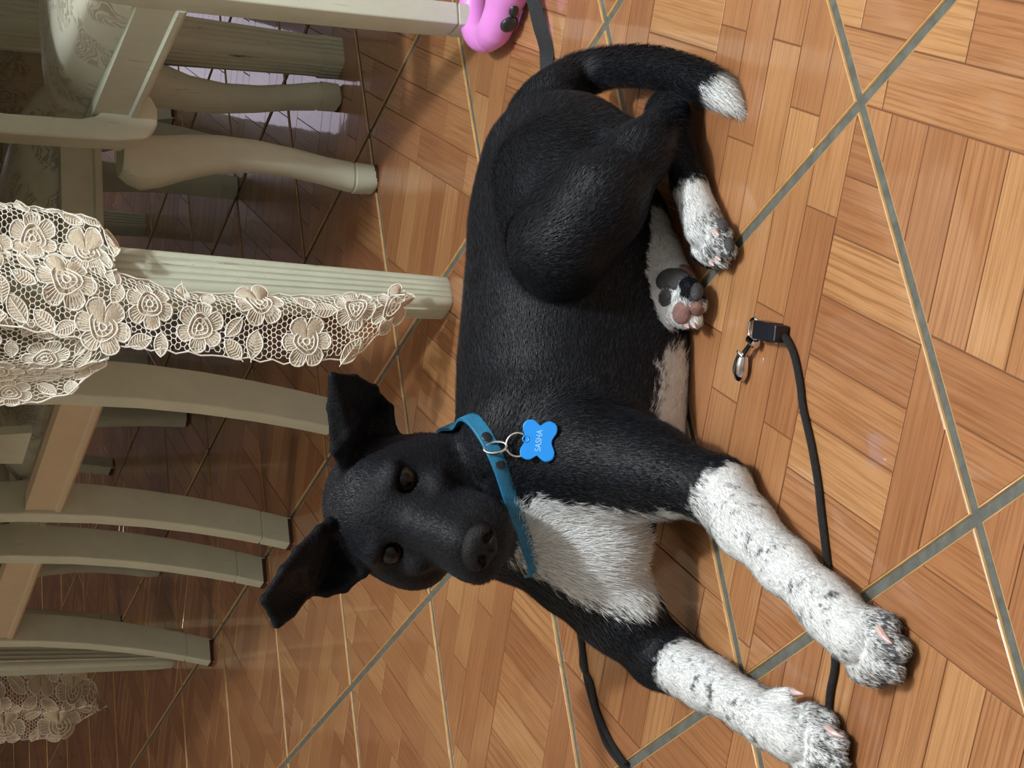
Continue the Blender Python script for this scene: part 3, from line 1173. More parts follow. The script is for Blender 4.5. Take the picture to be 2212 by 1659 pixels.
        for k in range(3):
            a, b = [(1, 2), (2, 0), (0, 1)][k]
            sl0 = [slice(None)] * 3
            sl1 = [slice(None)] * 3
            sl0[k] = slice(0, n[k] - 1)
            sl1[k] = slice(1, n[k])
            ch = neg[tuple(sl0)] != neg[tuple(sl1)]
            E = np.argwhere(ch)
            E = E[(E[:, a] > 0) & (E[:, b] > 0) & (E[:, a] < n[a] - 1) & (E[:, b] < n[b] - 1)]
            fl = neg[tuple(E.T)]
            def g(da, db):
                q = E.copy()
                q[:, a] -= da
                q[:, b] -= db
                return idx[tuple(q.T)]
            Q = np.stack([g(1, 1), g(0, 1), g(0, 0), g(1, 0)], 1)
            Q[~fl] = Q[~fl][:, ::-1]
            quads.append(Q)
        return V, np.concatenate(quads)

def smooth_mesh(V, F, it=2, lam=.5):
    e = np.concatenate([F[:, [0, 1]], F[:, [1, 2]], F[:, [2, 3]], F[:, [3, 0]]])
    e = np.concatenate([e, e[:, ::-1]])
    deg = np.bincount(e[:, 0], minlength=len(V)).astype(float)
    for _ in range(it):
        for l in (lam, -lam * 1.02):
            av = np.stack([np.bincount(e[:, 0], weights=V[e[:, 1], k], minlength=len(V)) for k in range(3)], 1) / deg[:, None]
            V = V + l * (av - V)
    return V

I3 = np.eye(3)
VOX = .0024
G = Field((-.42, 1.02, -.006), (.42, 1.70, .40), VOX)

# trunk (rump -> chest)
trunk = [(Dy(1182, 282, 1.545), .034), (Dy(1202, 365, 1.525), .062), (Dy(1215, 500, 1.515), .080), (Dy(1225, 680, 1.505), .0885),
         (Dy(1222, 830, 1.490), .0910), (Dy(1222, 960, 1.470), .088), (Dy(1230, 1070, 1.455), .078)]
G.chain([t[0] for t in trunk], [t[1] for t in trunk], .03, -1)
# belly resting on the floor
G.chain([Dy(1335, 560, 1.475), Dy(1350, 760, 1.46), Dy(1350, 920, 1.44)], [.042, .052, .050], .03, -1)
# shoulder blades, brisket
G.ell(Dy(1150, 965, 1.425), I3, (.056, .045, .063), .03, (.9, .1, -.3))
G.ell(Dy(1265, 1185, 1.415), I3, (.050, .050, .052), .03, (0, -.3, -1))
G.ell(Dy(1295, 1215, 1.40), I3, (.034, .030, .024), .02, (0, -.3, -1))
# neck
G.chain([Dy(1150, 1095, 1.47), Dy(1050, 1085, 1.485), Dy(940, 1075, 1.50)], [.068, .053, .048], .03, -1)
# haunch of the near hind leg
hip = Dy(1195, 385, 1.470)
knee = Dy(1205, 530, 1.408)
hock = Az(1446, 246, .028)
G.ell(Dy(1228, 440, 1.448), I3, (.066, .040, .050), .036, (-.2, 0, -.9))
G.cone(hip, knee, .045, .033, .030)
G.ell(Dy(1205, 542, 1.403), I3, (.030, .032, .034), .02, (0, 0, -1))
G.chain([knee, Dy(1290, 440, 1.394), Dy(1385, 330, 1.394), hock], [.040, .038, .023, .0150], .016)
G.ell(Az(1438, 230, .03), I3, (.0135, .015, .0165), .010, (-.3, 0, -1))
# rear of the haunch, towards the tail
G.ell(Dy(1255, 320, 1.485), I3, (.044, .046, .046), .025, (.2, 0, -1))
G.ell(Dy(1315, 325, 1.45), I3, (.030, .035, .032), .02, (.2, 0, -1))
# near hind foot
mt = Az(1489, 400, .020)
hp = Az(1524, 495, .019)
G.chain([hock, mt, hp], [.0158, .0140, .0180], .010)
def toe(a, b, ra, rb, k=.0022):
    a, b = np.array(a), np.array(b)
    m = a * .4 + b * .6 + np.array([0, 0, .004])
    G.chain([a, m, b], [ra, (ra + rb) / 2 + .001, rb], k)
for (x, y), (x2, y2) in (((1542, 490), (1566, 508)), ((1546, 510), (1572, 540)), ((1533, 525), (1558, 562)), ((1512, 525), (1533, 562))):
    toe(Az(x, y, .015), Az(x2, y2, .012), .0088, .0078)
# far hind foot, sole turned to the viewer
fa, fb_, fc = Az(1392, 455, .024), Az(1425, 545, .024), Az(1460, 622, .022)
G.chain([Az(1330, 380, .05), fa, fb_, fc], [.026, .0165, .0165, .0195], .012)
for (x, y), (x2, y2) in (((1436, 632), (1447, 665)), ((1455, 645), (1473, 688)), ((1476, 645), (1498, 688)), ((1488, 622), (1508, 652))):
    toe(Az(x, y, .023), Az(x2, y2, .017), .0098, .0084)
# tail
tail = [Dy(1165, 258, 1.552), Dy(1195, 207, 1.545), Az(1245, 168, .055), Az(1320, 145, .032), Az(1400, 144, .024), Az(1470, 160, .020), Az(1525, 180, .017), Az(1560, 204, .012), Az(1590, 234, .006)]
tail = catmull(tail, 3)
tr = np.interp(np.linspace(0, 1, len(tail)), [0, .12, .35, .6, .75, .88, 1], [.030, .0215, .0165, .0155, .0135, .0092, .0022])
G.chain(tail, list(tr), .010)
# near fore leg
sh = Dy(1250, 985, 1.395)
el = Az(1553, 1058, .030)
wr = Az(1770, 1292, .027)
G.chain([sh, Dy(1390, 1010, 1.352), el], [.052, .037, .0245], .020)
G.ell(Az(1562, 1036, .028), I3, (.0135, .014, .016), .010, (0, -.5, -.8))
G.chain([el, Az(1612, 1140, .029), Az(1695, 1222, .027), wr], [.0255, .0228, .0200, .0185], .012)
pw = Az(1848, 1372, .023)
G.chain([wr, Az(1798, 1325, .025), pw], [.0190, .0200, .0222], .010)
toesN = (((1872, 1345), (1915, 1352)), ((1890, 1376), (1938, 1402)), ((1882, 1406), (1926, 1447)), ((1858, 1418), (1888, 1456)))
for (x, y), (x2, y2) in toesN:
    toe(Az(x, y, .017), Az(x2, y2, .0125), .0118, .0102)
# far fore leg
sh2 = Dy(1250, 1240, 1.425)
el2 = Az(1428, 1418, .032)
wr2 = Az(1620, 1530, .025)
G.chain([sh2, Dy(1335, 1320, 1.40), el2], [.040, .033, .0262], .018)
G.chain([el2, Az(1530, 1475, .027), wr2], [.0270, .0218, .0185], .012)
pw2 = Az(1722, 1590, .023)
G.chain([wr2, Az(1665, 1558, .024), pw2], [.0188, .0200, .0222], .010)
toesF = (((1748, 1550), (1783, 1560)), ((1763, 1585), (1806, 1605)), ((1762, 1615), (1806, 1648)), ((1738, 1632), (1773, 1672)))
for (x, y), (x2, y2) in toesF:
    toe(Az(x, y, .017), Az(x2, y2, .0125), .0118, .0102)
G.cone(Az(1680, 1508, .024), Az(1700, 1500, .022), .008, .006, .008)

# head, in its own frame: r towards the right ear, u up, n out along the muzzle
hO = Dy(867, 1117, 1.42)
yw, pt, rl = math.radians(-8), math.radians(-3), math.radians(-9)
hn = np.array([math.sin(yw) * math.cos(pt), -math.cos(yw) * math.cos(pt), math.sin(pt)])
hr = np.cross(-hn, [0, 0, 1.0])
hr /= np.linalg.norm(hr)
hu = np.cross(hr, -hn)
hr, hu = hr * math.cos(rl) + hu * math.sin(rl), hu * math.cos(rl) - hr * math.sin(rl)
HA = [hr, hu, hn]
def H(r, u, n):
    return hO + r * hr + u * hu + n * hn
up_flow = -hn * .6 + hu * .6
G.ell(H(0, -.006, -.056), HA, (.058, .050, .062), .016, up_flow)          # skull
G.ell(H(0, .002, -.020), HA, (.044, .033, .028), .018, up_flow)          # forehead
for sgn in (-1, 1):
    G.ell(H(sgn * .040, -.034, -.042), HA, (.027, .032, .042), .018, -hn)    # cheeks
    G.ell(H(sgn * .030, .015, -.006), HA, (.015, .0060, .011), .010, up_flow)   # brows
    G.ell(H(sgn * .018, -.051, .044), HA, (.0180, .018, .032), .012, -hn)    # flews
    G.ell(H(sgn * .030, -.022, .004), HA, (.014, .010, .016), .012, -hn)
G.cone(H(0, -.012, .000), H(0, -.030, .068), .0235, .0150, .014, -hn)    # bridge
G.cone(H(0, -.048, -.03), H(0, -.046, .056), .041, .0255, .014, -hn)    # muzzle
G.cone(H(0, -.074, -.03), H(0, -.068, .044), .029, .0175, .008, -hn)    # lower jaw
def march(o, d, t0, t1, step=.0006):
    t = np.arange(t0, t1, step)
    v = G.sample(np.array(o) + t[:, None] * np.array(d))
    i = np.argmax(v < 0)
    return t[i]
def sight(x, y):
    """first point of the skin met by the line of sight"""
    d = ray(x, y)
    d = d / np.linalg.norm(d)
    t = np.arange(.9, 2.1, .0006)
    Q = CAM + t[:, None] * d
    v = G.sample(Q)
    v[(Q < G.lo).any(1) | (Q > G.lo + (G.n - 1) * G.h).any(1)] = 1
    i = int(np.argmax(v < 0))
    return Q[i]
eyes = []
for sgn, (ex, ey) in ((1, (882, 1040)), (-1, (852, 1195))):
    p = sight(ex, ey)
    eyes.append((sgn, p))
for sgn, p in eyes:
    G.cut(p + hu * .001, HA, (.0116, .0090, .0090), .004)     # eye openings
# mouth line
for sgn in (-1, 1):
    pts = [H(sgn * .002, -.063, .082), H(sgn * .020, -.066, .070), H(sgn * .035, -.065, .045), H(sgn * .046, -.060, .012)]
    for i in range(3):
        G.cut((pts[i] + pts[i + 1]) / 2, [pts[i + 1] - pts[i], hu, np.cross(pts[i + 1] - pts[i], hu)], (np.linalg.norm(pts[i + 1] - pts[i]) * .6, .0016, .006), .003)

# ears: leather sheets, upper halves flopping over
def sheet(P, tris, th, flow):
    for t in tris:
        G.tri(P[t[0]], P[t[1]], P[t[2]], th, .004, flow)
E1 = dict(a=Dy(745, 1022, 1.462), b=Dy(852, 938, 1.478), m=Dy(770, 965, 1.492), c=Dy(842, 880, 1.482), d=Dy(806, 842, 1.470), e=Dy(765, 818, 1.450),
          t=Dy(718, 812, 1.430), g=Dy(714, 880, 1.440), h=Dy(722, 975, 1.450), f=Dy(752, 935, 1.442), k=Dy(790, 900, 1.496))
sheet(E1, ('amb', 'bmk', 'bkc', 'ckd', 'kmd', 'mde'), .0032, (.3, 0, .9))
sheet(E1, ('dfe', 'eft', 'tfg', 'gfh', 'hfa', 'mda'), .0032, (.5, 0, .6))
sheet(E1, ('dfm', 'fam'), .0032, (.5, 0, .6))
E2 = dict(a=Dy(712, 1128, 1.455), b=Dy(785, 1238, 1.458), m=Dy(735, 1185, 1.492), c=Dy(745, 1272, 1.470), d=Dy(705, 1282, 1.474), e=Dy(662, 1280, 1.466), k=Dy(690, 1230, 1.500),
          t=Dy(570, 1296, 1.425), u=Dy(598, 1348, 1.428), v=Dy(632, 1326, 1.440), g=Dy(612, 1232, 1.432), h=Dy(642, 1190, 1.440), f=Dy(655, 1215, 1.444), j=Dy(690, 1142, 1.447))
sheet(E2, ('amb', 'bmk', 'bkc', 'ckd', 'dke', 'kme', 'ame'), .0032, (-.5, 0, .8))
sheet(E2, ('jfa', 'jhf', 'hgf', 'gte', 'gfe', 'tue', 'uve', 'efa', 'ema'), .0032, (-.5, 0, .6))

# everything rests on the floor
zz = (G.lo[2] + np.arange(G.n[2]) * G.h).astype(np.float32)
G.d = np.maximum(G.d, (.0006 - zz)[None, None, :])

DV, DF = G.surface()
DV = smooth_mesh(DV, DF, 1)
DN = G.grad(DV)

# --- coat pattern, decided by the place on the body
def vnoise(P, sc, seed=0.0):
    return np.array([mnoise.noise(Vector((p[0] * sc + seed, p[1] * sc - seed, p[2] * sc + 2 * seed))) for p in P])
def capd(P, a, b):
    a, b = np.array(a), np.array(b)
    ab = b - a
    t = np.clip(((P - a) @ ab) / (ab @ ab), 0, 1)
    return np.linalg.norm(P - a - t[:, None] * ab, axis=1), ((P - a) @ ab) / (ab @ ab)
def smst(x, a, b):
    t = np.clip((x - a) / (b - a), 0, 1)
    return t * t * (3 - 2 * t)
n_fine, n_mid, n_big = vnoise(DV, 330, 1.3), vnoise(DV, 160, 4.1), vnoise(DV, 60, 7.7)
jit = .0035 * n_fine + .003 * n_mid
white = np.zeros(len(DV))
speck = np.zeros(len(DV))
def white_limb(a, b, r, length=1.0, sp=1.0):
    """white beyond the plane through a, along a->b"""
    dist, t = capd(DV, a, b)
    L = np.linalg.norm(np.array(b) - a)
    m = smst(t * L + jit * 2.2, -.003, .004) * (dist < r) * (t * L < length)
    global white, speck
    white = np.maximum(white, m)
    speck = np.maximum(speck, m * sp)
white_limb(Az(1548, 1088, .034), pw, .062, .5)
white_limb(Az(1462, 1428, .034), pw2, .060, .5)
white_limb(Az(1490, 408, .022), Az(1552, 550, .02), .025, .2, .8)
white_limb(Az(1398, 488, .025), Az(1490, 690, .02), .0235, .2, .7)
white_limb(tail[19] * .6 + tail[20] * .4, tail[-1], .027, .2, 0)
chest = [(Dy(1190, 1120, 1.40), Dy(1290, 1200, 1.36), .031), (Dy(1290, 1205, 1.36), Dy(1375, 1220, 1.355), .042), (Dy(1158, 1165, 1.40), Dy(1260, 1235, 1.37), .026), (Dy(1340, 1130, 1.365), Dy(1450, 1120, 1.33), .020)]
for a, b, r in chest:
    dist, _ = capd(DV, a, b)
    white = np.maximum(white, smst(-dist + r + jit * 2.5, -.005, .005))
belly = [(Az(1455, 800, .02), Az(1462, 955, .02), .020), (Az(1440, 860, .028), Az(1450, 930, .03), .018)]
for a, b, r in belly:
    dist, _ = capd(DV, a, b)
    white = np.maximum(white, smst(-dist + r + jit * 2.5, -.006, .006))
sp = smst(n_mid * .6 + n_fine * .5 + n_big * .45, .05, .55) * .45 + smst(n_big * .8 + n_mid * .4 + n_fine * .25, .36, .62) * .6
sp = np.clip(sp, 0, .85) * speck
toe_dark = np.zeros(len(DV))
toesH = tuple(((0, 0), q) for q in ((1572, 510), (1576, 540), (1560, 560), (1560, 480)))
for T in (toesN, toesF, toesH):
    for (x, y), (x2, y2) in T:
        dist = np.linalg.norm(DV - Az(x2, y2, .012), axis=1)
        toe_dark = np.maximum(toe_dark, smst(-dist, -.030, -.009) * np.clip(.62 + 1.1 * n_fine + .5 * n_mid, 0, 1))
c_black = np.array([.0050, .0058, .0080])
c_white = np.array([.83, .85, .86])
c_grey = np.array([.085, .098, .112])
skin = smst(-np.linalg.norm(DV - Dy(1350, 1195, 1.36), axis=1), -.05, -.02)
cw = c_white[None] * (1 - .12 * skin[:, None] * np.array([.7, 1.0, 1.05]))
cw = cw * (1 - sp[:, None]) + c_grey * sp[:, None]
toe_dark = (toe_dark * (speck > 0) * .92)[:, None]
cw = cw * (1 - toe_dark) + np.array([.030, .034, .040]) * toe_dark
# inner ear skin
DC = c_black[None] * (1 + .35 * n_mid[:, None]) * (1 - white[:, None]) + cw * white[:, None]
M['coat'] = None
def coat_material(name, rough, spec):
    m, nt, b = new_mat(name)
    at = N(nt, 'ShaderNodeAttribute', attribute_name='coat', attribute_type='GEOMETRY')
    nt.links.new(at.outputs['Color'], b.inputs['Base Color'])
    b.inputs['Roughness'].default_value = rough
    b.inputs['Specular IOR Level'].default_value = spec
    b.inputs['Sheen Weight'].default_value = .03
    b.inputs['Sheen Roughness'].default_value = .4
    b.inputs['Sheen Tint'].default_value = (.7, .8, 1, 1)
    tc = N(nt, 'ShaderNodeTexCoord')
    no = N(nt, 'ShaderNodeTexNoise', i_Scale=420.0, i_Detail=3.0)
    nt.links.new(tc.outputs['Object'], no.inputs['Vector'])
    bp = N(nt, 'ShaderNodeBump', i_Strength=.5, i_Distance=.0015)
    nt.links.new(no.outputs['Fac'], bp.inputs['Height'])
    nt.links.new(bp.outputs[0], b.inputs['Normal'])
    return m
M['coat'] = coat_material('dog_coat', .60, .16)
M['hair'] = coat_material('dog_hair', .48, .28)

dog_c = np.array([.02, 1.45, 0.0])
dog = empty('dog', dog_c)
tag(dog, 'black and white puppy lying on the tiled floor, looking up at the camera', 'dog')
body = np_mesh('body', DV - dog_c, DF, M['coat'], dog, True, DC)

# --- short hair: thin blades following the lie of the coat
def make_hair(n):
    a, b, c, d = (DV[DF[:, k]] for k in range(4))
    ar = np.linalg.norm(np.cross(c - a, d - b), axis=1)
    pr = ar / ar.sum()
    fi = RNG.choice(len(DF), n, p=pr)
    u, v = RNG.random(n), RNG.random(n)
    wts = np.stack([(1 - u) * (1 - v), u * (1 - v), u * v, (1 - u) * v], 1)
    P = sum(DV[DF[fi, k]] * wts[:, k:k + 1] for k in range(4))
    Nn = sum(DN[DF[fi, k]] * wts[:, k:k + 1] for k in range(4))
    Nn /= np.linalg.norm(Nn, axis=1)[:, None]
    col = DC[DF[fi, 0]]
    wh = white[DF[fi, 0]]
    ok = (P[:, 2] > .004) & ((Nn * (CAM - P)).sum(1) > -.1)
    P, Nn, col, wh = P[ok], Nn[ok], col[ok], wh[ok]
    n = len(P)
    ii = np.clip(np.round((P - G.lo) / G.h).astype(int), 0, G.n - 1)
    fl = G.flow[ii[:, 0], ii[:, 1], ii[:, 2]].astype(float)
    fl /= np.linalg.norm(fl, axis=1)[:, None] + 1e-9
    fl += RNG.normal(0, .16, (n, 3))
    fl -= Nn * (fl * Nn).sum(1)[:, None]
    fl /= np.linalg.norm(fl, axis=1)[:, None] + 1e-6
    Ln = np.full(n, .0065)
    head = np.linalg.norm(P - hO, axis=1) < .085
    Ln[head] = .0035
    ch = np.min([capd(P, q[0], q[1])[0] for q in chest], 0) < .055
    Ln[ch & (wh > .3)] = .013
    tl = np.min(np.linalg.norm(P[:, None] - np.array(tail)[None, 6:], axis=2), 1) < .026
    Ln[tl] = .011
    bl = np.min([capd(P, q[0], q[1])[0] for q in belly], 0) < .03
    Ln[bl & (wh > .2)] = .012
    tp = np.linalg.norm(P - tail[-3], axis=1) < .03
    Ln[tp] = .016
    ears_v = np.array([q for q in list(E1.values()) + list(E2.values())])
    er = (np.min(np.linalg.norm(P[:, None] - ears_v[None], axis=2), 1) < .020) & (np.linalg.norm(P - hO, axis=1) > .06)
    leg = (wh > .3) & ~ch & ~tl
    Ln[leg] = .0055
    Ln[er] = .0016
    Ln *= RNG.uniform(.6, 1.25, n)
    lift = np.where(ch, .28, .20) + RNG.normal(0, .06, n)
    tip = P + Ln[:, None] * (fl + Nn * lift[:, None])
    mid = P + Ln[:, None] * (.5 * fl + Nn * (lift * .75)[:, None])
    side = np.cross(fl, Nn)
    wd = np.where(ch | tl, .00024, .00022)[:, None] * RNG.uniform(.7, 1.3, n)[:, None]
    root = P - Nn * .0006
    V = np.stack([root - side * wd, root + side * wd, mid - side * wd * .8, mid + side * wd * .8, tip], 1).reshape(-1, 3)
    k = np.arange(n)[:, None] * 5
    F = np.concatenate([k + np.array([[0, 1, 3]]), k + np.array([[0, 3, 2]]), k + np.array([[2, 3, 4]])])
    lum = col.mean(1)
    br = (RNG.random(n) < .25)[:, None]
    cc = col * (RNG.uniform(.4, 1.5, n)[:, None] + br * np.array([3.2, 3.7, 4.4]))
    dk = np.clip((.72 - lum) / .62, 0, 1)
    pick = (RNG.random(n) < dk)[:, None]
    tick = np.where(pick, np.array([.05, .058, .068]) * RNG.uniform(.6, 1.8, n)[:, None], np.array([.83, .85, .86]) * RNG.uniform(.82, 1.06, n)[:, None])
    cc = np.clip(np.where(wh[:, None] > .5, tick, cc), 0, .9)
    return V, F, np.repeat(cc, 5, 0)
HV, HF, HC = make_hair(340000)
fur = np_mesh('fur', HV - dog_c, HF, M['hair'], dog, False, HC)
fur['kind'] = 'stuff'

# --- eyes, nose, claws and pads
M['eye'] = None
def eye_material():
    m, nt, b = new_mat('dog_eye')
    tc = N(nt, 'ShaderNodeTexCoord')
    sp_ = N(nt, 'ShaderNodeSeparateXYZ')
    nt.links.new(tc.outputs['Object'], sp_.inputs[0])
    mz = N(nt, 'ShaderNodeMath', operation='MULTIPLY')
    nt.links.new(sp_.outputs['Z'], mz.inputs[0])
    mz.inputs[1].default_value = 1 / .0108
    r = ramp(nt, mz.outputs[0], [(.0, (.02, .014, .010, 1)), (.46, (.003, .002, .002, 1)), (.56, (.012, .0075, .0045, 1)), (.80, (.024, .0145, .008, 1)), (.84, (.001, .001, .001, 1)), (1.0, (.002, .002, .002, 1))])
    b.inputs['Roughness'].default_value = .3
    b.inputs['Specular IOR Level'].default_value = .1
    b.inputs['Coat Weight'].default_value = .45
    b.inputs['Coat Roughness'].default_value = .02
    nt.links.new(r.outputs[0], b.inputs['Base Color'])
    return m
M['eye'] = eye_material()
M['nose'] = plain('dog_nose', (.0032, .0032, .004, 1), .45, spec=.25, bump=.5, bscale=900)
M['claw'] = plain('claw', srgb(206, 178, 176), .35, vary=.2, vscale=200)
M['dark_claw'] = plain('dark_claw', srgb(50, 46, 48), .35)
M['pad'] = plain('paw_pad', srgb(74, 74, 78), .6, bump=.7, bscale=1100, vary=.25, vscale=120)
M['pad_pink'] = plain('pink_paw_pad', srgb(150, 112, 106), .6, bump=.7, bscale=1100, vary=.35, vscale=90)

def ball(name, c, axes, r, mat, parent, nu=20, nv=12):
    """ellipsoid with its own object frame"""
    me = bpy.data.meshes.new(name)
    bm = bmesh.new()
    bmesh.ops.create_uvsphere(bm, u_segments=nu, v_segments=nv, radius=1.0)
    for v in bm.verts:
        v.co = Vector((v.co.x * r[0], v.co.y * r[1], v.co.z * r[2]))
    bm.to_mesh(me)
    bm.free()
    me.polygons.foreach_set('use_smooth', [True] * len(me.polygons))
    me.materials.append(mat)
    o = bpy.data.objects.new(name, me)
    R = np.array(axes, float)
    R[0] /= np.linalg.norm(R[0])
    R[1] -= R[0] * R[0].dot(R[1])
    R[1] /= np.linalg.norm(R[1])
    R[2] = np.cross(R[0], R[1])
    base = np.array(parent.location) if parent is not None else np.zeros(3)
    if parent is not None and parent.parent is not None:
        base = base + np.array(parent.parent.location)
    o.matrix_local = Matrix(((R[0][0], R[1][0], R[2][0], c[0] - base[0]), (R[0][1], R[1][1], R[2][1], c[1] - base[1]), (R[0][2], R[1][2], R[2][2], c[2] - base[2]), (0, 0, 0, 1)))
    return link(o, parent)

for sgn, p in eyes:
    to_cam = CAM - p
    to_cam = to_cam / np.linalg.norm(to_cam)
    look = to_cam * .8 + hn * .2
    look /= np.linalg.norm(look)
    e = ball('eye', p - hn * .0086, [np.cross(hu, look), np.cross(look, np.cross(hu, look)), look], (.0108, .0108, .0108), M['eye'], dog, 32, 24)
    e['label'] = 'dark brown eye'

NF = Field(H(0, -.036, .086) - .04, H(0, -.036, .086) + .04, .0012)
NF.ell(H(0, -.0335, .0805), HA, (.0185, .0125, .0100), .004)
NF.ell(H(0, -.042, .0800), HA, (.0110, .0100, .0100), .008)
for sgn in (-1, 1):
    NF.ell(H(sgn * .0115, -.0375, .0810), HA, (.0082, .0085, .0095), .005)
    NF.cut(H(sgn * .0088, -.0375, .0915), HA, (.0042, .0036, .0065), .003)
    NF.cut(H(sgn * .0150, -.0405, .0895), HA, (.0050, .0018, .0060), .002)
NF.cut(H(0, -.047, .0915), HA, (.0010, .0100, .0035), .002)
nv, nf = NF.surface()
nv = smooth_mesh(nv, nf, 1)
nose = np_mesh('nose', nv - dog_c, nf, M['nose'], dog, True)
nose['label'] = 'black leathery nose'

def claw(p, d, L, r, mat):
    p, d = np.array(p, float), np.array(d, float)
    d /= np.linalg.norm(d)
    mb = MB()
    pts = [p - d * L * .35, p, p + d * L * .4, p + d * L * .75 + np.array([0, 0, -L * .08]), p + d * L + np.array([0, 0, -L * .2])]
    mb.tube([q - dog_c for q in pts], [r, r * 1.05, r * .85, r * .55, r * .15], 8)
    return mb.build('claw', mat, dog, True)
for (x, y), (x2, y2), mat, L, r in (((1903, 1366), (1921, 1392), 'claw', .013, .0029), ((1792, 1578), (1815, 1592), 'claw', .013, .0029), ((1712, 1494), (1732, 1500), 'claw', .011, .0028),
                                  ((1545, 498), (1552, 514), 'claw', .009, .0024), ((1550, 556), (1556, 566), 'claw', .008, .0024), ((1536, 566), (1541, 580), 'claw', .008, .0024),
                                  ((1484, 700), (1486, 715), 'claw', .008, .0024), ((1499, 700), (1500, 716), 'claw', .008, .0024), ((1449, 678), (1453, 690), 'claw', .007, .0020)):
    p = sight(x, y)
    q = Dy(x2, y2, p[1] - .012)
    claw(p, q - p, L, r, M[mat])
for x2, y2, dx, dy in ((1938, 1402, 14, 18), (1926, 1447, 12, 16), (1888, 1456, 8, 18), (1806, 1605, 12, 14), (1806, 1648, 12, 14), (1773, 1672, 8, 14)):
    p = Az(x2, y2, .009)
    q = Az(x2 + dx, y2 + dy, .004)
    claw(p + (q - p) * .6, q - p, .011, .0026, M['dark_claw'])

def pad(x, y, rx, ry, rot, mat, out=.0):
    p = sight(x, y)
    n = G.grad(p[None])[0]
    ey = -vX * math.sin(rot) + vY * math.cos(rot)
    ex = vX * math.cos(rot) + vY * math.sin(rot)
    ex = ex - n * n.dot(ex)
    o = ball('paw_pad', p - n * (.0022 - out), [ex, np.cross(n, ex), n], (rx, ry, .0052), mat, dog, 18, 10)
    return o
pad(1440, 600, .0115, .0100, .3, M['pad'])
pad(1462, 602, .0125, .0105, -.2, M['pad'], .001)
pad(1483, 584, .0075, .0090, .4, M['pad_pink'])
pad(1436, 645, .0070, .0105, -.35, M['pad'])
pad(1508, 628, .0065, .0100, -.3, M['pad'])
pad(1472, 676, .0085, .0105, -.2, M['pad_pink'], .001)
pad(1503, 670, .0075, .0100, .1, M['pad_pink'], .001)
pad(1562, 484, .0060, .0090, .2, M['pad'])
pad(1576, 526, .0050, .0080, .2, M['pad'])
for x2, y2 in ((1915, 1352), (1938, 1402), (1926, 1447)):
    c = Az(x2, y2, .0075)
    o = ball('paw_pad', c + np.array([0, -.006, 0]), [(1, 0, 0), (0, 1, 0), (0, 0, 1)], (.0095, .0085, .0070), M['pad'], dog, 16, 10)
for x2, y2 in ((1783, 1560), (1806, 1605), (1806, 1648)):
    c = Az(x2, y2, .0075)
    o = ball('paw_pad', c + np.array([.001, -.006, 0]), [(1, 0, 0), (0, 1, 0), (0, 0, 1)], (.0095, .0085, .0070), M['pad'], dog, 16, 10)
# ------------------------------------------------------------------ collar and name tag
M['collar'] = plain('collar_leather', srgb(28, 112, 152), .55, bump=.3, bscale=500, vary=.15, vscale=90)
M['chrome'] = plain('chrome', (.75, .75, .76, 1), .12, metal=1.0)
M['black_plastic'] = plain('black_plastic', srgb(26, 27, 34), .28)
M['rubber_grey'] = plain('dark_grey_plastic', srgb(44, 42, 46), .35)
M['pink'] = plain('pink_plastic', srgb(226, 142, 226), .35, bump=.05, bscale=120)
M['tag_blue'] = plain('anodised_blue', srgb(26, 142, 236), .35, metal=.25)
M['tag_text'] = plain('engraving', srgb(150, 206, 250), .4)
M['webbing'] = plain('webbing', srgb(38, 40, 44), .8, bump=.6, bscale=900)
M['cord'] = plain('braided_cord', srgb(24, 25, 28), .6, bump=.9, bscale=1400, vary=.4, vscale=900)

pf, prr = sight(1116, 1128), sight(1048, 948)
nc = (pf + Dy(985, 1050, 1.535)) / 2
nrm = np.cross(pf - nc, prr - nc)
nrm /= np.linalg.norm(nrm)
if nrm[2] < 0:
    nrm = -nrm
e1 = (pf - nc) - nrm * nrm.dot(pf - nc)
e1 /= np.linalg.norm(e1)
e2 = np.cross(nrm, e1)
NA = 96
rad = []
for k in range(NA):
    a = 2 * math.pi * k / NA
    d = e1 * math.cos(a) + e2 * math.sin(a)
    t = np.arange(.03, .125, .0005)
    v = G.sample(nc + t[:, None] * d)
    i = np.argmax(v > 0)
    rad.append(t[i] if v.max() > 0 else .07)
ar_ = math.atan2((prr - nc).dot(e2), (prr - nc).dot(e1))
lim = []
for k in range(NA):
    da = abs((2 * math.pi * k / NA - ar_ + math.pi) % (2 * math.pi) - math.pi)
    lim.append(np.interp(da, [0, 1.2, 1.75, 2.4, 3.2], [.105, .098, .070, .058, .060]))
rad = np.minimum(np.array(rad), np.array(lim))
for _ in range(2):
    rad = (np.roll(rad, 1) + rad * 2 + np.roll(rad, -1)) / 4
rad += .0032
collar = empty('dog_collar', nc - nrm * .02)
collar_o = nc - nrm * .02
tag(collar, 'blue collar with black spots and a bone-shaped name tag around the dog\'s neck', 'collar')
def cpt(a, dr, h):
    k = (a / (2 * math.pi) * NA) % NA
    i = int(k)
    r = rad[i] * (1 - (k - i)) + rad[(i + 1) % NA] * (k - i)
    return nc + (e1 * math.cos(a) + e2 * math.sin(a)) * (r + dr) + nrm * h
mb = MB()
prof = ((-.0003, -.0065), (.0022, -.0065), (.0028, -.0058), (.0028, .0058), (.0022, .0065), (-.0003, .0065))
V = [cpt(2 * math.pi * k / NA, dr, h_) - collar_o for k in range(NA) for dr, h_ in prof]
np6 = len(prof)
F = [(k * np6 + j, k * np6 + (j + 1) % np6, ((k + 1) % NA) * np6 + (j + 1) % np6, ((k + 1) % NA) * np6 + j) for k in range(NA) for j in range(np6)]
mb.add(V, F)
mb.build('band', M['collar'], collar, True)
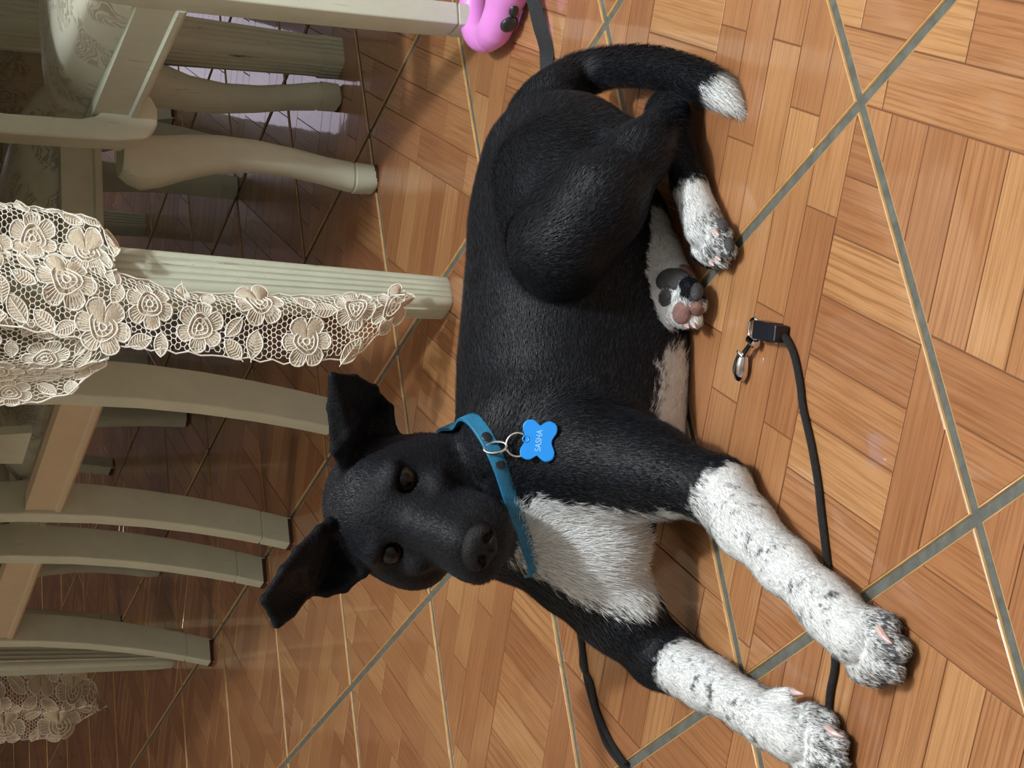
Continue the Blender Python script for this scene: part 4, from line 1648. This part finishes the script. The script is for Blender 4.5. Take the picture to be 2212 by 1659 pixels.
def collar_angle(p):
    q = p - nc
    return math.atan2(q.dot(e2), q.dot(e1))
for (x, y) in ((1082, 1003), (1046, 955)):
    p = sight(x, y)
    a = collar_angle(p)
    c = cpt(a, .0026, 0)
    o_ = ball('spot', c, [np.cross(nrm, (c - nc)), nrm, (c - nc)], (.0058, .0044, .0009), M['black_plastic'], None, 18, 8)
    o_.location = o_.location - Vector(collar_o)
    o_.parent = collar
# ring through the collar
pa = collar_angle(sight(1075, 968))
pc_ = cpt(pa, .004, 0)
def ring_mesh(name, c, ex, ey, rx, ry, r, mat, parent, org, n=40):
    ex, ey = np.array(ex) / np.linalg.norm(ex), np.array(ey) / np.linalg.norm(ey)
    ey = ey - ex * ex.dot(ey)
    ey /= np.linalg.norm(ey)
    m = np.cross(ex, ey)
    V, F = [], []
    for k in range(n):
        a = 2 * math.pi * k / n
        d = ex * math.cos(a) * rx + ey * math.sin(a) * ry
        dn = d / np.linalg.norm(d)
        for j in range(8):
            b = 2 * math.pi * j / 8
            V.append(c + d + (dn * math.cos(b) + m * math.sin(b)) * r - org)
    for k in range(n):
        for j in range(8):
            F.append((k * 8 + j, k * 8 + (j + 1) % 8, ((k + 1) % n) * 8 + (j + 1) % 8, ((k + 1) % n) * 8 + j))
    q = MB()
    q.add(V, F)
    return q.build(name, mat, parent, True)
tc3 = sight(1166, 953)
gn_ = G.grad(tc3[None])[0]
to_c = (CAM - tc3) / np.linalg.norm(CAM - tc3)
tn = gn_ * .35 + to_c * .65
tn /= np.linalg.norm(tn)
tcen = tc3 + tn * .0065
ydn = vX - tn * tn.dot(vX)             # downwards in the dog's world (picture right)
ydn /= np.linalg.norm(ydn)
xrt = np.cross(ydn, tn)                # picture up = upright right
if xrt @ vY < 0:
    xrt = -xrt
rc = sight(1119, 961) + to_c * .006
ring_mesh('split_ring', rc, ydn, xrt, .0098, .0098, .0010, M['chrome'], collar, collar_o)
dc = (pc_ + rc) / 2
dd = rc - pc_
ring_mesh('d_ring', pc_ + dd * .10 + to_c * .001, dd, np.cross(dd, to_c) + to_c * .5 * np.linalg.norm(dd), .0098, .0050, .0013, M['chrome'], collar, collar_o)
# bone-shaped tag (x = upright right, y = up)
def bone(n=64):
    pts = []
    w_, hgt = .0100, .0078
    cs = [(w_, hgt), (-w_, hgt), (-w_, -hgt), (w_, -hgt)]
    r = .0068
    out = []
    def dist(x, y):
        d = min(math.hypot(x - a, y - b) - r for a, b in cs)
        bx = max(abs(x) - .0120, abs(y) - .0112)
        k = .004
        h_ = max(k - abs(d - bx), 0) / k
        return min(d, bx) - h_ * h_ * k * .25
    for k in range(n):
        a = 2 * math.pi * k / n
        t = .03
        while t > 0 and dist(t * math.cos(a), t * math.sin(a)) > 0:
            t -= .0001
        out.append((t * math.cos(a), t * math.sin(a)))
    return out
bp_ = bone()
rot = math.radians(-7)
bp_ = [(x * math.cos(rot) - y * math.sin(rot), x * math.sin(rot) + y * math.cos(rot)) for x, y in bp_]
n = len(bp_)
th = .0008
mb = MB()
W3 = lambda x, y, z: tcen + xrt * x - ydn * y + tn * z - collar_o
V = [W3(x, y, -th) for x, y in bp_] + [W3(x, y, th * .5) for x, y in bp_] + [W3(x * .955, y * .955, th) for x, y in bp_]
F = [tuple(range(n)), tuple(range(2 * n, 3 * n))] + [(l * n + k, l * n + (k + 1) % n, (l + 1) * n + (k + 1) % n, (l + 1) * n + k) for l in (0, 1) for k in range(n)]
mb.add(V, F)
nt_ = mb.build('name_tag', M['tag_blue'], collar)
nt_['label'] = 'blue bone-shaped metal tag reading SASHA'
ring_mesh('tag_hole', W3(.0015, .0105, th) + collar_o, xrt, ydn, .0026, .0026, .0006, M['tag_blue'], collar, collar_o, 20)
fc_ = bpy.data.curves.new('lettering', 'FONT')
fc_.body = 'SASHA'
fc_.align_x = 'CENTER'
fc_.align_y = 'CENTER'
fc_.size = .0074
fc_.extrude = .0002
fo_ = bpy.data.objects.new('lettering_curve', fc_)
C.objects.link(fo_)
bpy.context.view_layer.update()
tm = bpy.data.meshes.new_from_object(fo_.evaluated_get(bpy.context.evaluated_depsgraph_get()))
bpy.data.objects.remove(fo_)
for v in tm.vertices:
    x, y, z = v.co
    x, y = x * .82 * math.cos(rot) - y * math.sin(rot), x * .82 * math.sin(rot) + y * math.cos(rot)
    v.co = Vector(W3(x, y - .0005, th + .0001 + z))
tm.materials.clear()
tm.materials.append(M['tag_text'])
lt = bpy.data.objects.new('lettering', tm)
link(lt, nt_)

# ------------------------------------------------------------------ the leash
hc = Az(1092, 16, 0.0)
leash = empty('dog_leash', hc)
tag(leash, 'retractable leash with pink handle around the armchair leg and black cord on the floor', 'leash')
HFd = Field(hc + np.array([-.10, -.11, -.004]), hc + np.array([.19, .12, .075]), .0022)
lp = []
for k in range(25):
    a = 2 * math.pi * k / 24
    lp.append(hc + np.array([.006 + .048 * math.cos(a) * (1 + .10 * math.cos(a)), -.006 + .047 * math.sin(a), .023]))
for k in range(24):
    HFd.cone(lp[k], lp[k + 1], .0165, .0165, .002)
HFd.cone(lp[18] + np.array([0, -.012, -.002]), lp[14], .019, .015, .012)
HFd.cone(lp[18] + np.array([0, -.012, 0]), lp[22] + np.array([.02, -.01, .004]), .020, .026, .014)
HFd.ell(hc + np.array([.118, -.005, .030]), I3, (.058, .060, .030), .02)
zz = (HFd.lo[2] + np.arange(HFd.n[2]) * HFd.h).astype(np.float32)
HFd.d = np.maximum(HFd.d, (.0008 - zz)[None, None, :])
hv, hf = HFd.surface()
hv = smooth_mesh(hv, hf, 1)
hd = np_mesh('handle', hv - hc, hf, M['pink'], leash, True)
hd['label'] = 'pink plastic leash handle'
def sight_f(Fd, x, y):
    d = ray(x, y)
    d = d / np.linalg.norm(d)
    t = np.arange(1.6, 2.3, .0006)
    Q = CAM + t[:, None] * d
    v = Fd.sample(Q)
    v[(Q < Fd.lo).any(1) | (Q > Fd.lo + (Fd.n - 1) * Fd.h).any(1)] = 1
    return Q[int(np.argmax(v < 0))]
for (x, y, a, b) in ((1101, 53, .0110, .0105), (1110, 24, .0060, .0085)):
    p = sight_f(HFd, x, y)
    g = HFd.grad(p[None])[0]
    o_ = ball('brake_button', p - g * .001 , [vX - g * g.dot(vX), np.cross(g, vX), g], (a, b, .006), M['rubber_grey'], None, 20, 10)
    o_.location = o_.location - Vector(hc)
    o_.parent = leash
# flat tape leaving the handle
def ribbon(pts, widths, twist, th, name, mat):
    P = catmull(pts, 8)
    m = len(P)
    wd = np.interp(np.linspace(0, 1, m), np.linspace(0, 1, len(widths)), widths)
    tw = np.interp(np.linspace(0, 1, m), np.linspace(0, 1, len(twist)), twist)
    mb = MB()
    secs = []
    for i in range(m):
        t = P[min(i + 1, m - 1)] - P[max(i - 1, 0)]
        t /= np.linalg.norm(t)
        sd = np.cross(t, [0, 0, 1.0])
        sd /= np.linalg.norm(sd)
        sd = sd * math.cos(tw[i]) + np.array([0, 0, 1.0]) * math.sin(tw[i])
        nn = np.cross(sd, t)
        secs.append([P[i] - hc + sd * wd[i] / 2 * a + nn * th / 2 * b for a, b in ((-1, -1), (1, -1), (1, 1), (-1, 1))])
    mb.sweep(secs)
    return mb.build(name, mat, leash)
ribbon([Az(1135, -60, .016), Az(1152, 0, .012), Az(1166, 55, .010), Az(1180, 105, .007), Az(1180, 150, .008), Az(1179, 200, .006), Az(1180, 270, .005)], [.015] * 7, [.9, .8, .9, 1.15, .5, .75, .5], .0012, 'tape', M['webbing'])
def cord(pts, r, n=10):
    P = [q - hc for q in catmull(pts, 10)]
    mb = MB()
    mb.sweep(tube_rings(P, r, n))
    return mb.build('cord', M['cord'], leash, True)
cz = .0032
cord([Az(x, y, z) for x, y, z in ((1684, 718, .006), (1700, 735, .004), (1716, 770, cz), (1728, 830, cz), (1734, 880, cz), (1752, 960, cz), (1766, 1040, cz), (1774, 1110, cz), (1785, 1200, cz), (1797, 1300, cz), (1802, 1390, cz), (1803, 1440, cz), (1794, 1490, cz), (1790, 1530, cz), (1788, 1580, cz), (1740, 1680, cz), (1600, 1740, cz), (1450, 1730, cz), (1345, 1655, cz))], .0029)
cord([Az(x, y, cz - .0006) for x, y in ((1345, 1655), (1312, 1610), (1290, 1550), (1270, 1480), (1262, 1430), (1250, 1340), (1235, 1240), (1190, 1000), (1170, 700), (1178, 420), (1180, 270))], .0030)
cord([Az(x, y, cz - .0006) for x, y in ((1352, 1652), (1318, 1600), (1290, 1535), (1276, 1475), (1258, 1440), (1256, 1400), (1247, 1340), (1232, 1240))], .0026)
# black sleeve and snap hook
s0, s1 = Az(1640, 712, .008), Az(1688, 722, .008)
dx = (s1 - s0) / np.linalg.norm(s1 - s0)
dyv = np.cross([0, 0, 1.0], dx)
mb = MB()
V = []
secs = []
Ls = np.linalg.norm(s1 - s0)
for t, hw_, hh_ in ((0, .0070, .0062), (.002, .0078, .0070), (Ls * .72, .0078, .0070), (Ls * .73, .0070, .0062), (Ls - .001, .0070, .0062), (Ls, .0062, .0055)):
    secs.append(rrect(s0 + dx * t + np.array([0, 0, .0]) - hc, dyv, Z3, hw_, hh_, .2))
mb.sweep(secs)
mb.build('cord_sleeve', M['black_plastic'], leash)
hook = empty('snap_hook', (0, 0, 0))
hook.parent = leash
hook_m = MB()
def tubeW(mb, pts, r, n=12):
    mb.sweep(tube_rings([np.array(p) - hc for p in pts], r, n))
eye = Az(1629, 712, .008)
ex_, ey_ = Az(1629, 690, .008) - eye, Az(1648, 712, .010) - eye
hk = bpy.data.objects
C.objects.unlink(hook)
bpy.data.objects.remove(hook)
a0_, a1_ = Az(1632, 704, .009), Az(1627, 737, .008)
dk = (a1_ - a0_) / np.linalg.norm(a1_ - a0_)
eyo = ring_mesh('hook_eye', (Az(1629, 711, .008)), dk, np.cross(dk, [0.2, -.3, 1.0]), .0088, .0058, .0018, M['chrome'], leash, hc)
mb = MB()
b0_, b1_ = Az(1619, 731, .008), Az(1634, 745, .008)
tubeW(mb, [b0_, b0_ * .9 + b1_ * .1, b0_ * .1 + b1_ * .9, b1_], [.0030, .0042, .0042, .0030], 14)
c0_, c1_ = Az(1626, 738, .008), Az(1606, 768, .008)
tubeW(mb, [c0_, c0_ * .75 + c1_ * .25, c1_], [.0034, .0026, .0030], 12)
mb.build('swivel', M['chrome'], leash, True)
mb = MB()
tubeW(mb, catmull([Az(1608, 764, .007), Az(1604, 778, .0075), Az(1602, 795, .007), Az(1600, 810, .006), Az(1598, 820, .005)], 4), list(np.interp(np.linspace(0, 1, 17), [0, .12, .4, .7, .9, 1], [.0030, .0046, .0060, .0064, .0052, .0015])), 16)
tubeW(mb, [Az(1604, 770, .010), Az(1596, 762, .012), Az(1594, 758, .012)], [.0020, .0018, .0012], 10)
tubeW(mb, catmull([Az(1600, 762, .006), Az(1590, 785, .006), Az(1588, 805, .005), Az(1596, 819, .005)], 5), .0022, 10)
mb.build('hook', M['chrome'], leash, True)
